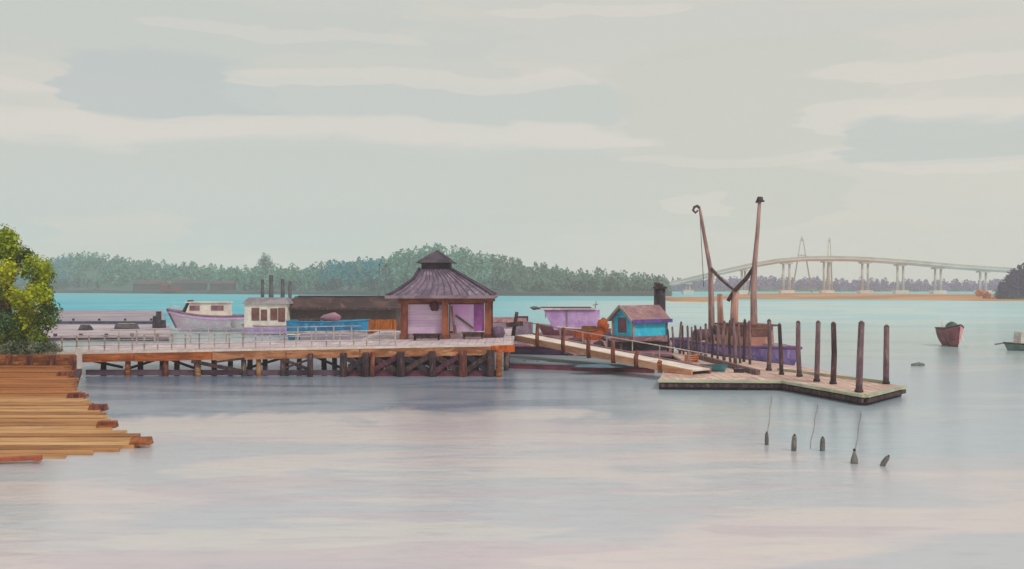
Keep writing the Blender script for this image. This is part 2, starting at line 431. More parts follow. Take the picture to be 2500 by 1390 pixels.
def woods(name, mat, prof, shd, ridge, px0, px1, treeh, ntree, colour, seed, clumps=46, size=(1.0, 2.0), s0=.02):
    rs = np.random.RandomState(seed); C, N, SZ, T = [], [], [], []
    for i in range(ntree):
        px = rs.uniform(px0, px1); s_ = rs.uniform(s0, .8) ** .8
        if 316 < px < 586 and s_ < .30: continue      # the clearing of the shore sheds
        d0 = interp(px, shd); zr = max(.4, H - (interp(px, prof) - CY) / F * (d0 + ridge) - treeh * 1.22)
        k = math.sin(min(1, s_ * 1.35) * math.pi / 2)
        d = d0 + s_ * ridge * 1.35; zg = zr * k
        h = treeh * (rs.uniform(.5, 1.1) if rs.rand() < .8 else rs.uniform(1.1, 1.55)); rad = h * rs.uniform(.25, .62); sharp = rs.uniform(.45, 1.6)
        th = rs.uniform(0, 2 * np.pi, clumps); u = rs.uniform(0, 1, clumps) ** .8
        r = rad * (1 - u ** (1.2 / sharp)) ** .7 * rs.uniform(.6, 1.1, clumps) + .15
        p = np.stack([gx(px, d) + r * np.cos(th), d + r * np.sin(th), zg + h * (.08 + .92 * u)], 1)
        nn = np.stack([np.cos(th), np.sin(th), np.full(clumps, .7)], 1) + rs.normal(0, .45, (clumps, 3))
        base = np.array(colour(px, s_, rs))
        C.append(p); N.append(nn); SZ.append(rs.uniform(*size, clumps)); T.append(base[None] * rs.uniform(.88, 1.12, (clumps, 1)))
    return leaves(name, mat, np.concatenate(C), np.concatenate(N), np.concatenate(SZ), np.concatenate(T), kind='stuff')


LEAFFAR = leafmat('far_foliage'); LEAF = leafmat('near_foliage')


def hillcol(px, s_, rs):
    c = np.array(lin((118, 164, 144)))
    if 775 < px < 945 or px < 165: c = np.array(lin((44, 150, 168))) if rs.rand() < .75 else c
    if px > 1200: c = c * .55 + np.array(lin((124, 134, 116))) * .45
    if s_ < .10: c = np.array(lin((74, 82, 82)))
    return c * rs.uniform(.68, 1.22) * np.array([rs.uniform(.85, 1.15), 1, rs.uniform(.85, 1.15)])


land('hills', HILLSOIL, HILL, SHD, 70, -150, 1640, 7.5)
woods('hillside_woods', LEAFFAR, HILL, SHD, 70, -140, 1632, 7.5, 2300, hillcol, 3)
FAR = [(1560, 690), (1640, 683), (1700, 680), (1760, 679), (1830, 677), (1900, 677), (2000, 680), (2100, 681), (2200, 684), (2290, 689), (2400, 696), (2480, 700)]
FD = [(1560, 760), (2500, 760)]
land('far_shore', HILLSOIL, FAR, FD, 50, 1540, 2760, 7)
woods('far_shore_woods', LEAFFAR, FAR, FD, 50, 1545, 2750, 7, 1100,
      lambda px, s_, rs: np.array(lin((146, 110, 172))) * rs.uniform(.7, 1.25), 5, 34, (1.2, 2.4))
HEAD = [(2425, 735), (2436, 712), (2448, 690), (2465, 665), (2485, 652), (2510, 645), (2580, 640), (2660, 650)]
HD = [(2420, 340), (2660, 335)]
land('headland', HILLSOIL, HEAD, HD, 25, 2424, 2660, 4.5, 40)
woods('headland_woods', LEAFFAR, HEAD, HD, 25, 2440, 2650, 4.5, 330,
      lambda px, s_, rs: np.array(lin((86, 46, 116))) * rs.uniform(.6, 1.3), 9, 60, (.6, 1.3))
# dark rocky shoreline under the hill
mb = MB(); vs = []
npt = 160
for i in range(npt + 1):
    px = -150 + 1790 * i / npt; d0 = interp(px, SHD) - 7
    h = 2.3 + 1.5 * mnoise.noise(Vector((px * .015, 0, 3)))
    for dd, z in ((0, -.5), (1.0, h * .65), (4.5, h), (11, h * .9)): vs.append((gx(px, d0 + dd), d0 + dd, z))
mb.add(vs, [(i * 4 + j, (i + 1) * 4 + j, (i + 1) * 4 + j + 1, i * 4 + j + 1) for i in range(npt) for j in range(3)], True)
tag(mesh_obj('rocky_shore', mb, SHORE), kind='structure')
# sandbar
mb = MB(); vs = []
SB = [(1600, 729, 726), (1640, 737, 727), (1740, 738, 726), (1765, 732, 722), (1850, 731, 716), (1950, 732, 715), (2100, 732, 716), (2250, 733, 717), (2380, 735, 718), (2440, 736, 718), (2560, 736, 718)]
for px, yf, yb in SB:
    d0 = gd(yf); d1 = gd(yb + 1, .3)
    for s_, z in ((0, -.15), (.10, .5), (.35, 1.0), (.75, .9), (1, -.2)): d = d0 + (d1 - d0) * s_; vs.append((gx(px, d), d, z))
mb.add(vs, [(i * 5 + j, (i + 1) * 5 + j, (i + 1) * 5 + j + 1, i * 5 + j + 1) for i in range(len(SB) - 1) for j in range(4)], True)
tag(mesh_obj('sandbar', mb, SAND), kind='structure')

# far sheds on the shore
for px0, px1, y0, y1, lab, mat in [(328, 408, 685, 702, 'long low grey-brown shed on the far shore, leftmost of the row under the hill', GREYROOF),
                                   (420, 504, 683, 700, 'long grey-brown shed on the far shore just behind the dark red house', GREYROOF),
                                   (514, 574, 685, 700, 'shortest grey-brown shed on the far shore, at the open end of the row', GREYROOF),
                                   (393, 455, 692, 707, 'small dark red house with a low wing at the foot of the wooded hill', MAROON)]:
    d = interp((px0 + px1) / 2, SHD) - (5 if mat is MAROON else -3); x0, x1 = gx(px0, d), gx(px1, d); zt, zb = at(0, y0, d).z, at(0, y1, d).z - (1.0 if mat is MAROON else 2.4)
    red = mat is MAROON
    t_ = thing('shore_house' if red else 'shore_shed', lab, 'house' if red else 'shed', ((x0 + x1) / 2, d, zb), 0, None if red else 'sheds along the far shore')
    wallm = wash('red_wall', (112, 14, 20), (84, 10, 16), .1) if red else wash('shed_wall', (84, 54, 58), (62, 42, 48), .1)
    zm = zb + (zt - zb) * .66
    w1 = x1 if not red else x0 + (x1 - x0) * .38
    mb = MB().box(((x0 + w1) / 2, d, (zb + zm) / 2), (w1 - x0 - 1, 7, zm - zb))
    if red: mb.box(((w1 + x1) / 2, d + .3, zb + (zm - zb) * .36), (x1 - w1, 6, (zm - zb) * .72))
    mesh_obj('wall', mb, wallm, t_, True)
    rf = MB(); y_0, y_1 = d - 4, d + 4
    rf.add([(x0, y_0, zm), (w1, y_0, zm), (w1 - 1.2, d, zt), (x0 + 1.2, d, zt), (x0, y_1, zm), (w1, y_1, zm)], [(0, 1, 2, 3), (4, 3, 2, 5), (0, 3, 4), (1, 5, 2), (0, 4, 5, 1)])
    mesh_obj('roof', rf, wash('red_roof', (96, 12, 18), (70, 10, 14), .1) if red else wash('shed_roof', (98, 66, 68), (74, 50, 54), .1), t_, True)

# ------------------------------------------------------------------ bridge
BR = [(1560, 706), (1600, 700), (1650, 690), (1700, 678), (1760, 664), (1830, 648), (1900, 636), (1960, 631), (2020, 630), (2080, 631), (2150, 635), (2230, 641), (2330, 650), (2400, 655), (2470, 659), (2600, 668)]
BD = 560.0
br = thing('highway_bridge', 'long pale arched road bridge on twin columns across the far channel', 'bridge', (gx(2000, BD), BD, 0))
mb = MB(); vs = []
for px, py in BR:
    p = at(px, py, BD)
    for dy_, dz_ in ((-4, 0), (-4, -.7), (-2.4, -1.9), (2.4, -1.9), (4, -.7), (4, 0)): vs.append((p.x, p.y + dy_, p.z + dz_))
n = len(BR)
fs = [(i * 6 + k, (i + 1) * 6 + k, (i + 1) * 6 + (k + 1) % 6, i * 6 + (k + 1) % 6) for i in range(n - 1) for k in range(6)] + [tuple(range(6)), tuple((n - 1) * 6 + k for k in range(6))[::-1]]
mesh_obj('bridge_deck', MB().add(vs, fs), CONC, br, True)
for side in (-3.9, 3.9):
    mb = MB()
    for a, b in zip(BR[:-1], BR[1:]):
        p, q = at(*a, BD), at(*b, BD); mb.bar(p + Vector((0, side, .55)), q + Vector((0, side, .55)), .25, 1.1)
    mesh_obj('parapet', mb, wash('parapet', (178, 174, 168), (160, 156, 150), .1), br, True)
CONCG = wash('grey_concrete', (190, 184, 178), (168, 162, 158), .06)
for px, wd in [(1679, 8), (1815, 8), (1920, 15), (2018, 13), (2112, 14), (2198, 14), (2290, 14), (2400, 14), (2500, 12)]:
    zt = at(px, interp(px, BR), BD).z - 1.8; x = gx(px, BD); hw = wd / 2 / F * BD
    pr = mesh_obj('bridge_pier', MB().box((x, BD, zt - .5), (hw * 2 + 2.4, 6, 1.0)), CONCG, br, True)
    for sx in (-1, 1):
        mesh_obj('column', MB().tube([(x + sx * hw, BD, .4), (x + sx * hw, BD, zt - 1)], [.8, .66], 8), CONCG, pr, True)
    mesh_obj('footing', MB().box((x, BD, .9), (hw * 2 + 4.4, 6, 3.0)), CONC, pr, True)
for px, yt, sp, one in [(1958, 577, 24, False), (2025, 580, 7, True)]:
    top = at(px, yt, BD + 6); k = (BD + 6) / F
    py_ = mesh_obj('pylon', MB().tube([top + Vector((0, 0, -3)), top + Vector((0, 0, .2))], [.5, .2], 6), CONCG, br, True)
    for sx in (-1, 1):
        mesh_obj('pylon_leg', MB().tube([(top.x + sx * sp * k, BD + 6, 1), (top.x + sx * .5, BD + 6, top.z - 1)], [.45, .36], 6), CONCG, py_, True)
    mesh_obj('crossbeam', MB().box((top.x, BD + 6, top.z - 12), (sp * .9 * k, .6, .7)), CONCG, py_, True)

# orange shrub at the end of the sandbar
d = 352; p = at(2400, 735, d)
sh = thing('autumn_shrub', 'round orange shrub at the end of the sandbar by the dark headland', 'shrub', (p.x, d, .3))
rs = np.random.RandomState(4); n = 700
dirs = rs.normal(size=(n, 3)); dirs /= np.linalg.norm(dirs, axis=1)[:, None]
lob = rs.randint(0, 3, n); offs = np.array([[0, 0, .9], [.9, -.4, 0], [-2.2, 0, 1.0]])[lob]; rr = np.array([1.6, 1.5, 1.3])[lob]
cc = np.array([p.x + .5, d, 1.6]) + offs + dirs * rr[:, None] * rs.uniform(.7, 1.05, (n, 1))
leaves('foliage', LEAFFAR, cc, dirs + rs.normal(0, .4, (n, 3)), rs.uniform(.35, .7, n), np.array(lin((232, 116, 10)))[None] * rs.uniform(.6, 1.2, (n, 1)), sh, loc=(p.x, d, .3))
mesh_obj('stem', MB().tube([(p.x, d, .2), (p.x + .3, d, 2.2)], [.18, .08], 6), BARK, sh, True)

p = at(648, 640, 600); zb = p.z - 9
lt = thing('ridge_tree', 'tall pale round-headed tree rising alone above the wooded ridge', 'tree', (p.x, 600, zb))
lb = [(p.x + dx_, 600, p.z + dz_, r_, k_) for dx_, dz_, r_, k_ in ((0, 3.4, 3.6, 0), (-1.2, .6, 4.4, 1), (1.4, -.8, 4.2, 2), (-.4, -4, 4.6, 1))]
leaves('crown', LEAFFAR, *clumpcrown(lb, 900, 1.1, [np.array(lin(c_)) for c_ in [(128, 160, 140), (104, 142, 124), (142, 164, 146)]], 77), parent=lt, loc=(p.x, 600, zb))
mesh_obj('trunk', MB().tube([(p.x, 600, zb - 4), (p.x, 600, p.z + 3)], [.5, .2], 7), BARK, lt, True)
# two bare poles in front of the hill, one tall pale tree on the ridge line
for px, y0, y1, lab in [(926, 648, 712, 'thin grey channel pole before the hill, nearer the long brown shed\'s middle'), (942, 650, 706, 'thin grey channel pole before the hill, nearer the pavilion roof')]:
    d = 240; a = at(px, y0, d); b = Vector((a.x - .2, d, -1))
    po = thing('channel_pole', lab, 'pole', (b.x, d, 0), 0, 'poles standing before the hill')
    mesh_obj('shaft', MB().tube([b, (b + a) / 2 + Vector((.06, 0, 0)), a], [.3, .27, .2], 7), wash('pole_grey', (104, 110, 108), (84, 92, 92), .5), po, True)
    mesh_obj('cap', MB().tube([a, a + Vector((0, 0, .5))], [.34, .1], 7), WOODDARK, po, True)

# ------------------------------------------------------------------ left bank, tree, bulkhead, ramp
bank = MB()
bp_ = [(-60, 54.2), (gx(150, 54.2), 54.2), (gx(182, 57.5), 57.5), (gx(150, 64), 64), (gx(110, 74), 74), (-60, 80)]
bank.prism(bp_, -1.5, 1.42)
tag(mesh_obj('bank', bank, SOIL), kind='structure')


TD = 57.0
tx, tz = gx(18, TD), 1.42
tree = thing('broadleaf_tree', 'leafy yellow-green tree on the bank above the timber ramp', 'tree', (tx, TD, tz))
tk = MB().tube([(tx, TD, tz - .3), (tx + .1, TD, tz + 1.4), (tx - .1, TD + .1, tz + 3.2), (tx, TD, tz + 5.6)], [.34, .27, .2, .09], 9)
trunk = mesh_obj('trunk', tk, BARK, tree, True)
ends = [(95, 660), (105, 740), (-50, 640), (40, 600), (-70, 740), (70, 800)]
for k, (ex, ey) in enumerate(ends):
    e = at(ex, ey, TD - .4 + .5 * (k % 3)); s0 = Vector((tx, TD, tz + 1.2 + .5 * k))
    mesh_obj('limb', MB().tube([s0, s0.lerp(e, .5) + Vector((0, 0, .25)), e], [.13, .09, .035], 6), BARK, trunk, True)
g1, g2, g3, g4, g5 = (np.array(lin(c_)) for c_ in [(204, 210, 48), (178, 192, 42), (134, 156, 42), (90, 112, 42), (98, 132, 88)])
cols = [g1, g2, g3, g4, g5]
px_lobes = [(25, 592, 42, 1), (-20, 610, 55, 2), (52, 640, 40, 3), (88, 655, 36, 1), (20, 668, 40, 0), (-45, 690, 60, 1), (112, 688, 34, 2), (45, 725, 36, 0), (95, 722, 36, 0), (118, 745, 30, 3),
            (-10, 740, 50, 1), (70, 768, 40, 0), (108, 785, 30, 3), (25, 790, 45, 4), (-50, 780, 55, 3), (60, 822, 38, 3), (98, 825, 26, 2), (5, 835, 45, 2), (-70, 840, 50, 3)]
lobes = []
for k, (a, b, r, ci) in enumerate(px_lobes):
    p = at(a, b, TD + (-1.0, .3, 1.2, -.3)[k % 4]); lobes.append((p.x, p.y, p.z, r / F * TD, ci))
leaves('foliage', LEAF, *clumpcrown(lobes, 26000, .19, cols, 2), parent=tree, loc=(tx, TD, tz))
shrub_cols = [np.array(lin(c_)) for c_ in [(132, 146, 118), (106, 122, 96), (150, 156, 136)]]
for k, (a, b, r, lab) in enumerate([(30, 850, 24, 'low grey-green shrub at the foot of the leafy tree, above the orange boards'), (100, 846, 22, 'pale grey-green shrub where the bank meets the pier')]):
    p = at(a, b, 55.6); sh = thing('bank_shrub', lab, 'shrub', (p.x, p.y, tz), 0, 'shrubs on the bank')
    lb = [(p.x + dx_, p.y + .2, p.z + dz_, r / F * 55.6, k_) for dx_, dz_, k_ in ((0, 0, 0), (.5, -.15, 1), (-.5, -.1, 2))]
    leaves('foliage', LEAF, *clumpcrown(lb, 1500, .13, shrub_cols, 30 + k), parent=sh, loc=(p.x, p.y, tz))
    mesh_obj('stem', MB().tube([(p.x, p.y, tz - .1), (p.x + .1, p.y, p.z)], [.05, .02], 6), BARK, sh, True)

bk = thing('timber_bulkhead', 'orange-brown board bulkhead holding the bank under the tree', 'retaining wall', (gx(60, 54), 54, 0))
mb = MB()
for k in range(4):
    z = 1.66 - .32 * k; mb.bar((-40, 54.02 + .02 * (k % 2), z), (gx(186, 54.02), 54.02 + .02 * (k % 2), z - .02), .14, .29)
mesh_obj('boards', mb, WOOD, bk, True)
for px in (-20, 22, 74, 128, 178):
    x = gx(px, 53.86); mesh_obj('post', MB().box((x, 53.83, .7), (.3, .24, 2.1)), WOODRED, bk, True)
p = at(192, 862, 58)
single('gate_post', MB().box((p.x, 58, .95), (.34, .34, 2.0), .1, .9), WHITE, 'short pale post where the pier leaves the bank', 'post', origin=(p.x, 58, 0))

# ramp of staggered timbers
rp = thing('timber_ramp', 'wide orange-brown plank ramp running down into the water below the bank', 'boat ramp', (gx(100, 42), 42, 0))
EDGE = [(30.5, 60), (31.2, 150), (32, 235), (32.8, 310), (33.6, 345), (34.5, 352), (35.4, 290), (36.5, 268), (38, 256), (40, 238), (42, 205), (44, 196), (46, 184), (49, 172), (53.6, 158)]


def rz_(d): return -.05 + (d - 30.5) / 23.0 * 1.22


mb1, mb2, mb3 = MB(), MB(), MB(); d = 30.4; k = 0
while d < 53.3:
    wd = .62 + .014 * (d - 30) + rnd.uniform(-.05, .05); d2 = min(d + wd, 53.6)
    px = interp((d + d2) / 2, EDGE) + rnd.uniform(-7, 7)
    x1 = gx(px, (d + d2) / 2); sk = rnd.uniform(-.12, .12); top = rnd.uniform(-.012, .02)
    vs = []
    for dd in (d + .05, d2 - .07):
        for x in (-32, x1 + (sk if dd > d + .1 else -sk)):
            vs += [(x, dd, rz_(dd) - .09 + top), (x, dd, rz_(dd) + .05 + top)]
    (mb3 if d > 42.5 else mb1 if k % 3 else mb2).add(vs, [(0, 2, 3, 1), (4, 5, 7, 6), (0, 4, 6, 2), (1, 3, 7, 5), (2, 6, 7, 3), (0, 1, 5, 4)])
    d = d2; k += 1
RAMP = wash('ramp_planks', (192, 148, 102), (166, 118, 74), .5, stretch=(.12, 2, 1), hi=(206, 172, 132), grain=(.5, 9, 1, .5))
RAMP2 = wash('ramp_planks_brown', (170, 120, 74), (134, 90, 56), .5, stretch=(.12, 2, 1), hi=(188, 142, 96), grain=(.5, 9, 1, .5))
mesh_obj('planks', mb1, RAMP, rp, True); mesh_obj('replaced_planks', mb2, RAMP2, rp, True); mesh_obj('upper_planks', mb3, wash('ramp_upper', (166, 104, 56), (134, 80, 44), .6, stretch=(.12, 2, 1), hi=(188, 128, 78), grain=(.5, 7, 1, .5)), rp, True)
mesh_obj('bed', MB().add([(-33, 30.6, -.34), (gx(60, 30.6), 30.6, -.34), (gx(300, 34), 34, -.2), (gx(165, 45), 45, .42), (gx(150, 53.5), 53.5, .86), (-33, 53.5, .86)], [(0, 1, 2, 3, 4, 5)]), WOODDARK, rp, True)
mesh_obj('bearer', MB().bar((-23, 31, -.32), (-27.5, 53.5, .85), .3, .3).bar((-17, 33, -.25), (-25.7, 53.5, .85), .3, .3), WOODDARK, rp, True)
for px, py in [(158, 938), (186, 978), (240, 1012), (262, 1044), (345, 1076)]:
    z = .35 if py < 1000 else .12; p = on(px, py + 8, z)
    mesh_obj('edge_block', MB().box((p.x, p.y, rz_(p.y) + .13), (.75, .5, .26), .1, .85), WOODRED if py < 1020 else WOOD, rp, True)
p = on(30, 1124, .1)
single('loose_board', MB().bar((p.x - 1.5, p.y - .25, .12), (p.x + .72, p.y + .1, .16), .3, .12).bar((p.x + .76, p.y - .0, .16), (p.x + .95, p.y + .05, .17), .34, .16),
       wash('red_board', (160, 84, 62), (130, 62, 48), 1.5), 'loose red-brown board lying at the foot of the ramp', 'board', origin=(p.x, p.y, 0))

# ------------------------------------------------------------------ pier
FD_ = 59.0


def zd(x): return 2.13 + x * .0185


xl, xr = gx(140, FD_), gx(1252, FD_)
pier = thing('timber_pier', 'long timber pier on brown piles with pale railing and cross braces', 'pier', (-12, 62, 0))
headx = gx(832, FD_)
poly = [(xl, FD_), (headx, FD_), (xr, FD_), (xr + .3, 79), (headx - .5, 79), (headx, 67), (xl - .6, 67)]
mesh_obj('deck', MB().prism(poly, lambda x, y: zd(x) - .16, lambda x, y: zd(x)), DECKPINK, pier, True)
mb, mbl = MB(), MB()
cuts = [140, 330, 520, 700, 880, 1060, 1200]
for a, b in zip(cuts[:-1], cuts[1:]):
    x0, x1 = gx(a, FD_), gx(b, FD_)
    (mbl if a < 400 else mb).bar((x0 + .02, FD_ - .11, zd(x0) - .44 + rnd.uniform(-.02, .02)), (x1 - .02, FD_ - .11, zd(x1) - .42 + rnd.uniform(-.02, .02)), .2, .52)
BEAM = wash('beam_gradient', (182, 124, 88), (142, 88, 58), .5, stretch=(1, 1, 3), hi=(198, 146, 106), grain=(.9, 1, 7, .6))
mesh_obj('fascia_beam', mb, BEAM, pier, True); mesh_obj('fascia_beam', mbl, wash('beam_orange', (176, 96, 50), (132, 66, 38), .5, stretch=(1, 1, 3), hi=(200, 122, 74), grain=(.9, 1, 7, .6)), pier, True)
x0, x1 = gx(1200, FD_), gx(1252, FD_)
mesh_obj('beam_end', MB().bar((x0 + .02, FD_ - .13, zd(x0) - .32), (x1 + .12, FD_ - .13, zd(x1) - .30), .24, .44), ORANGE, pier, True)
mb = MB()
for k in range(7):
    a, b = 140 + 160 * k, 300 + 160 * k; x0, x1 = gx(a, FD_), gx(min(b, 1252), FD_)
    mb.bar((x0, FD_ - .02, zd(x0) - .09), (x1 - .02, FD_ - .02, zd(x1) - .09), .12, .14)
mesh_obj('deck_edge', mb, WHITE, pier, True)
HEADPILE = wash('head_pile', (74, 50, 54), (48, 34, 42), 1.7, stretch=(2, 2, .6), hi=(112, 80, 72), grain=(5, 5, 1.2, .6))
piles = [(306, .17, WOOD), (399, .18, WOODRED), (479, .2, WOODTAN), (590, .17, WOODGREY), (627, .16, WOODTAN), (688, .2, WOODGREY), (758, .19, WOODDARK), (839, .24, HEADPILE),
         (893, .22, HEADPILE), (910, .16, WOODRED), (978, .27, HEADPILE), (1055, .24, HEADPILE), (1130, .27, WOODRED), (1198, .26, HEADPILE), (1219, .2, WOOD)]
for px, r, m_ in piles:
    x = gx(px, FD_ - .32); tp = zd(x) - .38 if px > 700 else zd(x) - .70
    dyy = -.36 if px > 700 else .1
    j = rnd.uniform(-.07, .07)
    mesh_obj('pile', MB().tube([(x + j, FD_ + dyy, -1.2), (x + j * .4, FD_ + dyy, .7), (x, FD_ + dyy, tp)], [r * 1.06, r, r * .95], 9), m_, pier, True)
for row, lo in ((62.8, 150), (66.6, 150), (72.5, 840), (78.2, 840)):
    for k in range(12 if lo < 500 else 6):
        px = lo + 40 + (95 if lo < 500 else 72) * k; x = gx(px, FD_)
        if x > xr: continue
        mesh_obj('pile', MB().tube([(x + rnd.uniform(-.1, .1), row, -1.2), (x, row, zd(x) - .17)], [.2, .18], 8), WOODGREY, pier, True)
seg = [(479, 590, 1), (688, 758, 0), (590, 479, 2)]
x0, x1 = gx(470, FD_), gx(592, FD_)
mesh_obj('brace', MB().bar((x0, FD_ - .2, zd(x0) - .75), (x1, FD_ - .2, .35), .08, .24), WOODDARK, pier, True)
mesh_obj('brace', MB().bar((gx(530, FD_), FD_ - .3, .95), (gx(600, FD_), FD_ - .3, zd(x1) - .62), .07, .13), WOODDARK, pier, True)
mesh_obj('brace', MB().bar((gx(692, FD_), FD_ - .2, zd(x1) - .7), (gx(756, FD_), FD_ - .2, .45), .08, .2), WOODDARK, pier, True)
mesh_obj('brace', MB().bar((gx(692, FD_), FD_ - .3, .5), (gx(756, FD_), FD_ - .3, zd(x1) - .7), .08, .14), WOODDARK, pier, True)
xb = [839, 900, 978, 1055, 1130, 1200]
for k, (a, b) in enumerate(zip(xb[:-1], xb[1:])):
    xa, xb_ = gx(a + 5, FD_), gx(b - 5, FD_); zt = zd(xa) - .62
    mesh_obj('brace', MB().bar((xa, FD_ - .16, zt), (xb_, FD_ - .16, .3), .09, .36), INK if k % 2 == 0 else WOODDARK, pier, True)
    mesh_obj('brace', MB().bar((xa, FD_ - .27, .3), (xb_, FD_ - .27, zt), .09, .32), WOODDARK if k % 2 == 0 else MAROON, pier, True)
    mesh_obj('brace', MB().bar((xa, FD_ + 3.6, zt), (xb_, FD_ + 3.6, .2), .09, .24), MAROON, pier, True)
    mesh_obj('brace', MB().bar((xa, FD_ + 3.72, .2), (xb_, FD_ + 3.72, zt), .09, .24), INK, pier, True)
for k, (a, b) in enumerate(zip(xb[:-1], xb[1:])):
    xa, xb_ = gx(a + 12, 60.2), gx(b - 14, 60.2); u = (.55, .45, .6, .5, .62)[k]
    mesh_obj('shade_board', MB().bar((xa, 60.2, .42), (xa + (xb_ - xa) * u, 60.2, .46), .1, .55), INK if k % 2 else MAROON, pier, True)  # dark boards added behind the braces to darken the bay
    mesh_obj('brace', MB().bar((xa + .3, 60.3, zd(xa) - .7), (xb_ + .2, 60.3, .7), .08, .3), WOODDARK, pier, True)
for a, b in ((868, 936), (940, 1014), (1018, 1090), (1094, 1164)):
    xa, xb_ = gx(a, 61.4), gx(b, 61.4)
    mesh_obj('brace', MB().bar((xa, 61.4, zd(xa) - .6), (xb_, 61.4, .3), .09, .26), HEADPILE, pier, True)
    mesh_obj('brace', MB().bar((xa, 61.55, .3), (xb_, 61.55, zd(xa) - .6), .09, .24), MAROON, pier, True)
PLUM = wash('plum_waler', (112, 84, 100), (88, 66, 84), .5)
mesh_obj('waler', MB().bar((gx(205, FD_), FD_ + .32, .22), (gx(836, FD_), FD_ + .32, .2), .14, .34), PLUM, pier, True)
mesh_obj('waler', MB().bar((gx(832, FD_), FD_ + .05, .1), (gx(1226, FD_), FD_ + .05, .08), .16, .62), MAROON, pier, True)
# railing
mesh_obj('shade_joist', MB().bar((xl + .4, FD_ + .9, zd(xl) - .36), (xr - .1, FD_ + .9, zd(xr) - .36), .2, .38).bar((xl + .4, FD_ + 3.4, zd(xl) - .36), (xr - .1, FD_ + 3.4, zd(xr) - .36), .2, .38), WOODDARK, pier, True)  # dark beams added under the deck to deepen the shade there
for k, (pa, pb, za, zb2) in enumerate([(312, 395, .2, .95), (405, 474, .95, .25), (598, 684, .2, .9), (764, 834, 1.1, .25), (200, 300, .9, .3)]):
    mesh_obj('brace', MB().bar((gx(pa, 62), 62.0, za), (gx(pb, 62), 62.0, zb2), .09, .17), PLUM if k % 2 else WOODDARK, pier, True)
rail = MB()
for zz, th in ((1.02, .07), (.72, .05), (.36, .05)):
    for a, b in [(140, 420), (420, 700), (700, 960)]:
        x0, x1 = gx(a, FD_), gx(b, FD_)
        rail.bar((x0, FD_ + .14, zd(x0) + zz), (x1 - .01, FD_ + .14, zd(x1) + zz), .06, th)
ro = mesh_obj('railing', rail, RAIL, pier, True)
for k in range(25):
    px = 146 + 34 * k + rnd.uniform(-4, 4)
    x = gx(px, FD_); mesh_obj('railing_post', MB().box((x, FD_ + .22, zd(x) + .52), (.075, .075, 1.04)), RAIL, ro, True)
rail = MB()
for zz, th in ((1.02, .06), (.55, .05)):
    x0, x1 = xl, headx; rail.bar((x0, 66.8, zd(x0) + zz), (x1, 66.8, zd(x1) + zz), .06, th)
rb = mesh_obj('rear_railing', rail, RAIL, pier, True)
for k in range(14):
    x = xl + (headx - xl) * (k + .5) / 14; mesh_obj('railing_post', MB().box((x, 66.72, zd(x) + .52), (.08, .08, 1.04)), RAIL, rb, True)

# ------------------------------------------------------------------ pavilion
PF, PB = 66.0, 73.0
pv = thing('pier_pavilion', 'open timber pavilion on the pier head with lavender hip roof and cupola', 'pavilion', (-4.9, 69.5, zd(-4.9)))
cxs = [gx(987, PF), gx(1088, PF), gx(1191, PF)]
zb_ = zd(-4.9); zt_ = 4.95
for k, x in enumerate(cxs):
    dn = PF - (.35 if k == 1 else 0)
    po = mesh_obj('column', MB().box((x, dn, (zb_ + zt_) / 2), (.5, .42, zt_ - zb_), rnd.uniform(-.02, .02), .94), wash('column_red', (158, 92, 66), (118, 64, 52), .9, stretch=(2, 2, .7)), pv, True)
    mesh_obj('column_base', MB().box((x, dn, zb_ + .17), (.62, .54, .34)), WOODRED, po, True)
    po = mesh_obj('column', MB().box((x, PB, (zb_ + zt_) / 2), (.45, .42, zt_ - zb_)), WOODRED, pv, True)
EV = zt_ + .08
mesh_obj('front_beam', MB().bar((cxs[0] - .45, PF - .1, zt_ - .12), (cxs[2] + .4, PF - .1, zt_ - .10), .36, .42), wash('beam_red', (150, 88, 64), (108, 58, 50), .7, stretch=(1, 1, 3)), pv, True)
mesh_obj('rear_beam', MB().bar((cxs[0] - .4, PB, zt_ - .12), (cxs[2] + .4, PB, zt_ - .1), .34, .4), WOODRED, pv, True)
mesh_obj('side_beam', MB().bar((cxs[0], PF, zt_ + .08), (cxs[0], PB, zt_ + .08), .3, .3), WOODRED, pv, True)
mesh_obj('side_beam', MB().bar((cxs[2], PF, zt_ + .08), (cxs[2], PB, zt_ + .08), .3, .3), WOODRED, pv, True)
# roof: rings from the eave to the neck of the cupola, a little concave
x0, x1 = gx(946, 64.8), gx(1205, 64.8); mxr = gx(1068, 69.5); yc = 69.5
rings = [(x0 - .05, x1 + .05, 64.6, 74.4, EV + .10), (x0 + (mxr - x0) * .24, x1 + (mxr - x1) * .18, 65.7, 73.3, EV + .62), (x0 + (mxr - x0) * .50, x1 + (mxr - x1) * .44, 66.9, 72.1, EV + 1.32), (mxr - 1.25, mxr + 1.12, 68.2, 70.8, EV + 2.12)]
rf = MB(); vs = []
for a, b, c_, e, z in rings: vs += [(a, c_, z), (b, c_, z), (b, e, z), (a, e, z)]
fs = [(i * 4 + k, i * 4 + (k + 1) % 4, (i + 1) * 4 + (k + 1) % 4, (i + 1) * 4 + k) for i in range(3) for k in range(4)] + [(3, 2, 1, 0), (12, 13, 14, 15)]
roof = mesh_obj('roof', rf.add(vs, fs), ROOFLAV, pv, True)
mb = MB()
for k in range(1, 13):
    u = k / 13
    for face in range(3):
        pts = []
        for a, b, c_, e, z in rings:
            P = [Vector((a, c_, z)), Vector((b, c_, z)), Vector((b, e, z)), Vector((a, e, z))]
            A, B = ((P[0], P[1]), (P[1], P[2]), (P[3], P[0]))[face]; pts.append(A.lerp(B, u) + Vector((0, 0, .03)))
        mb.tube(pts, .028, 4)
mesh_obj('seams', mb, wash('roof_seam', (104, 88, 106), (88, 74, 92), .9), roof, True)
mb = MB()
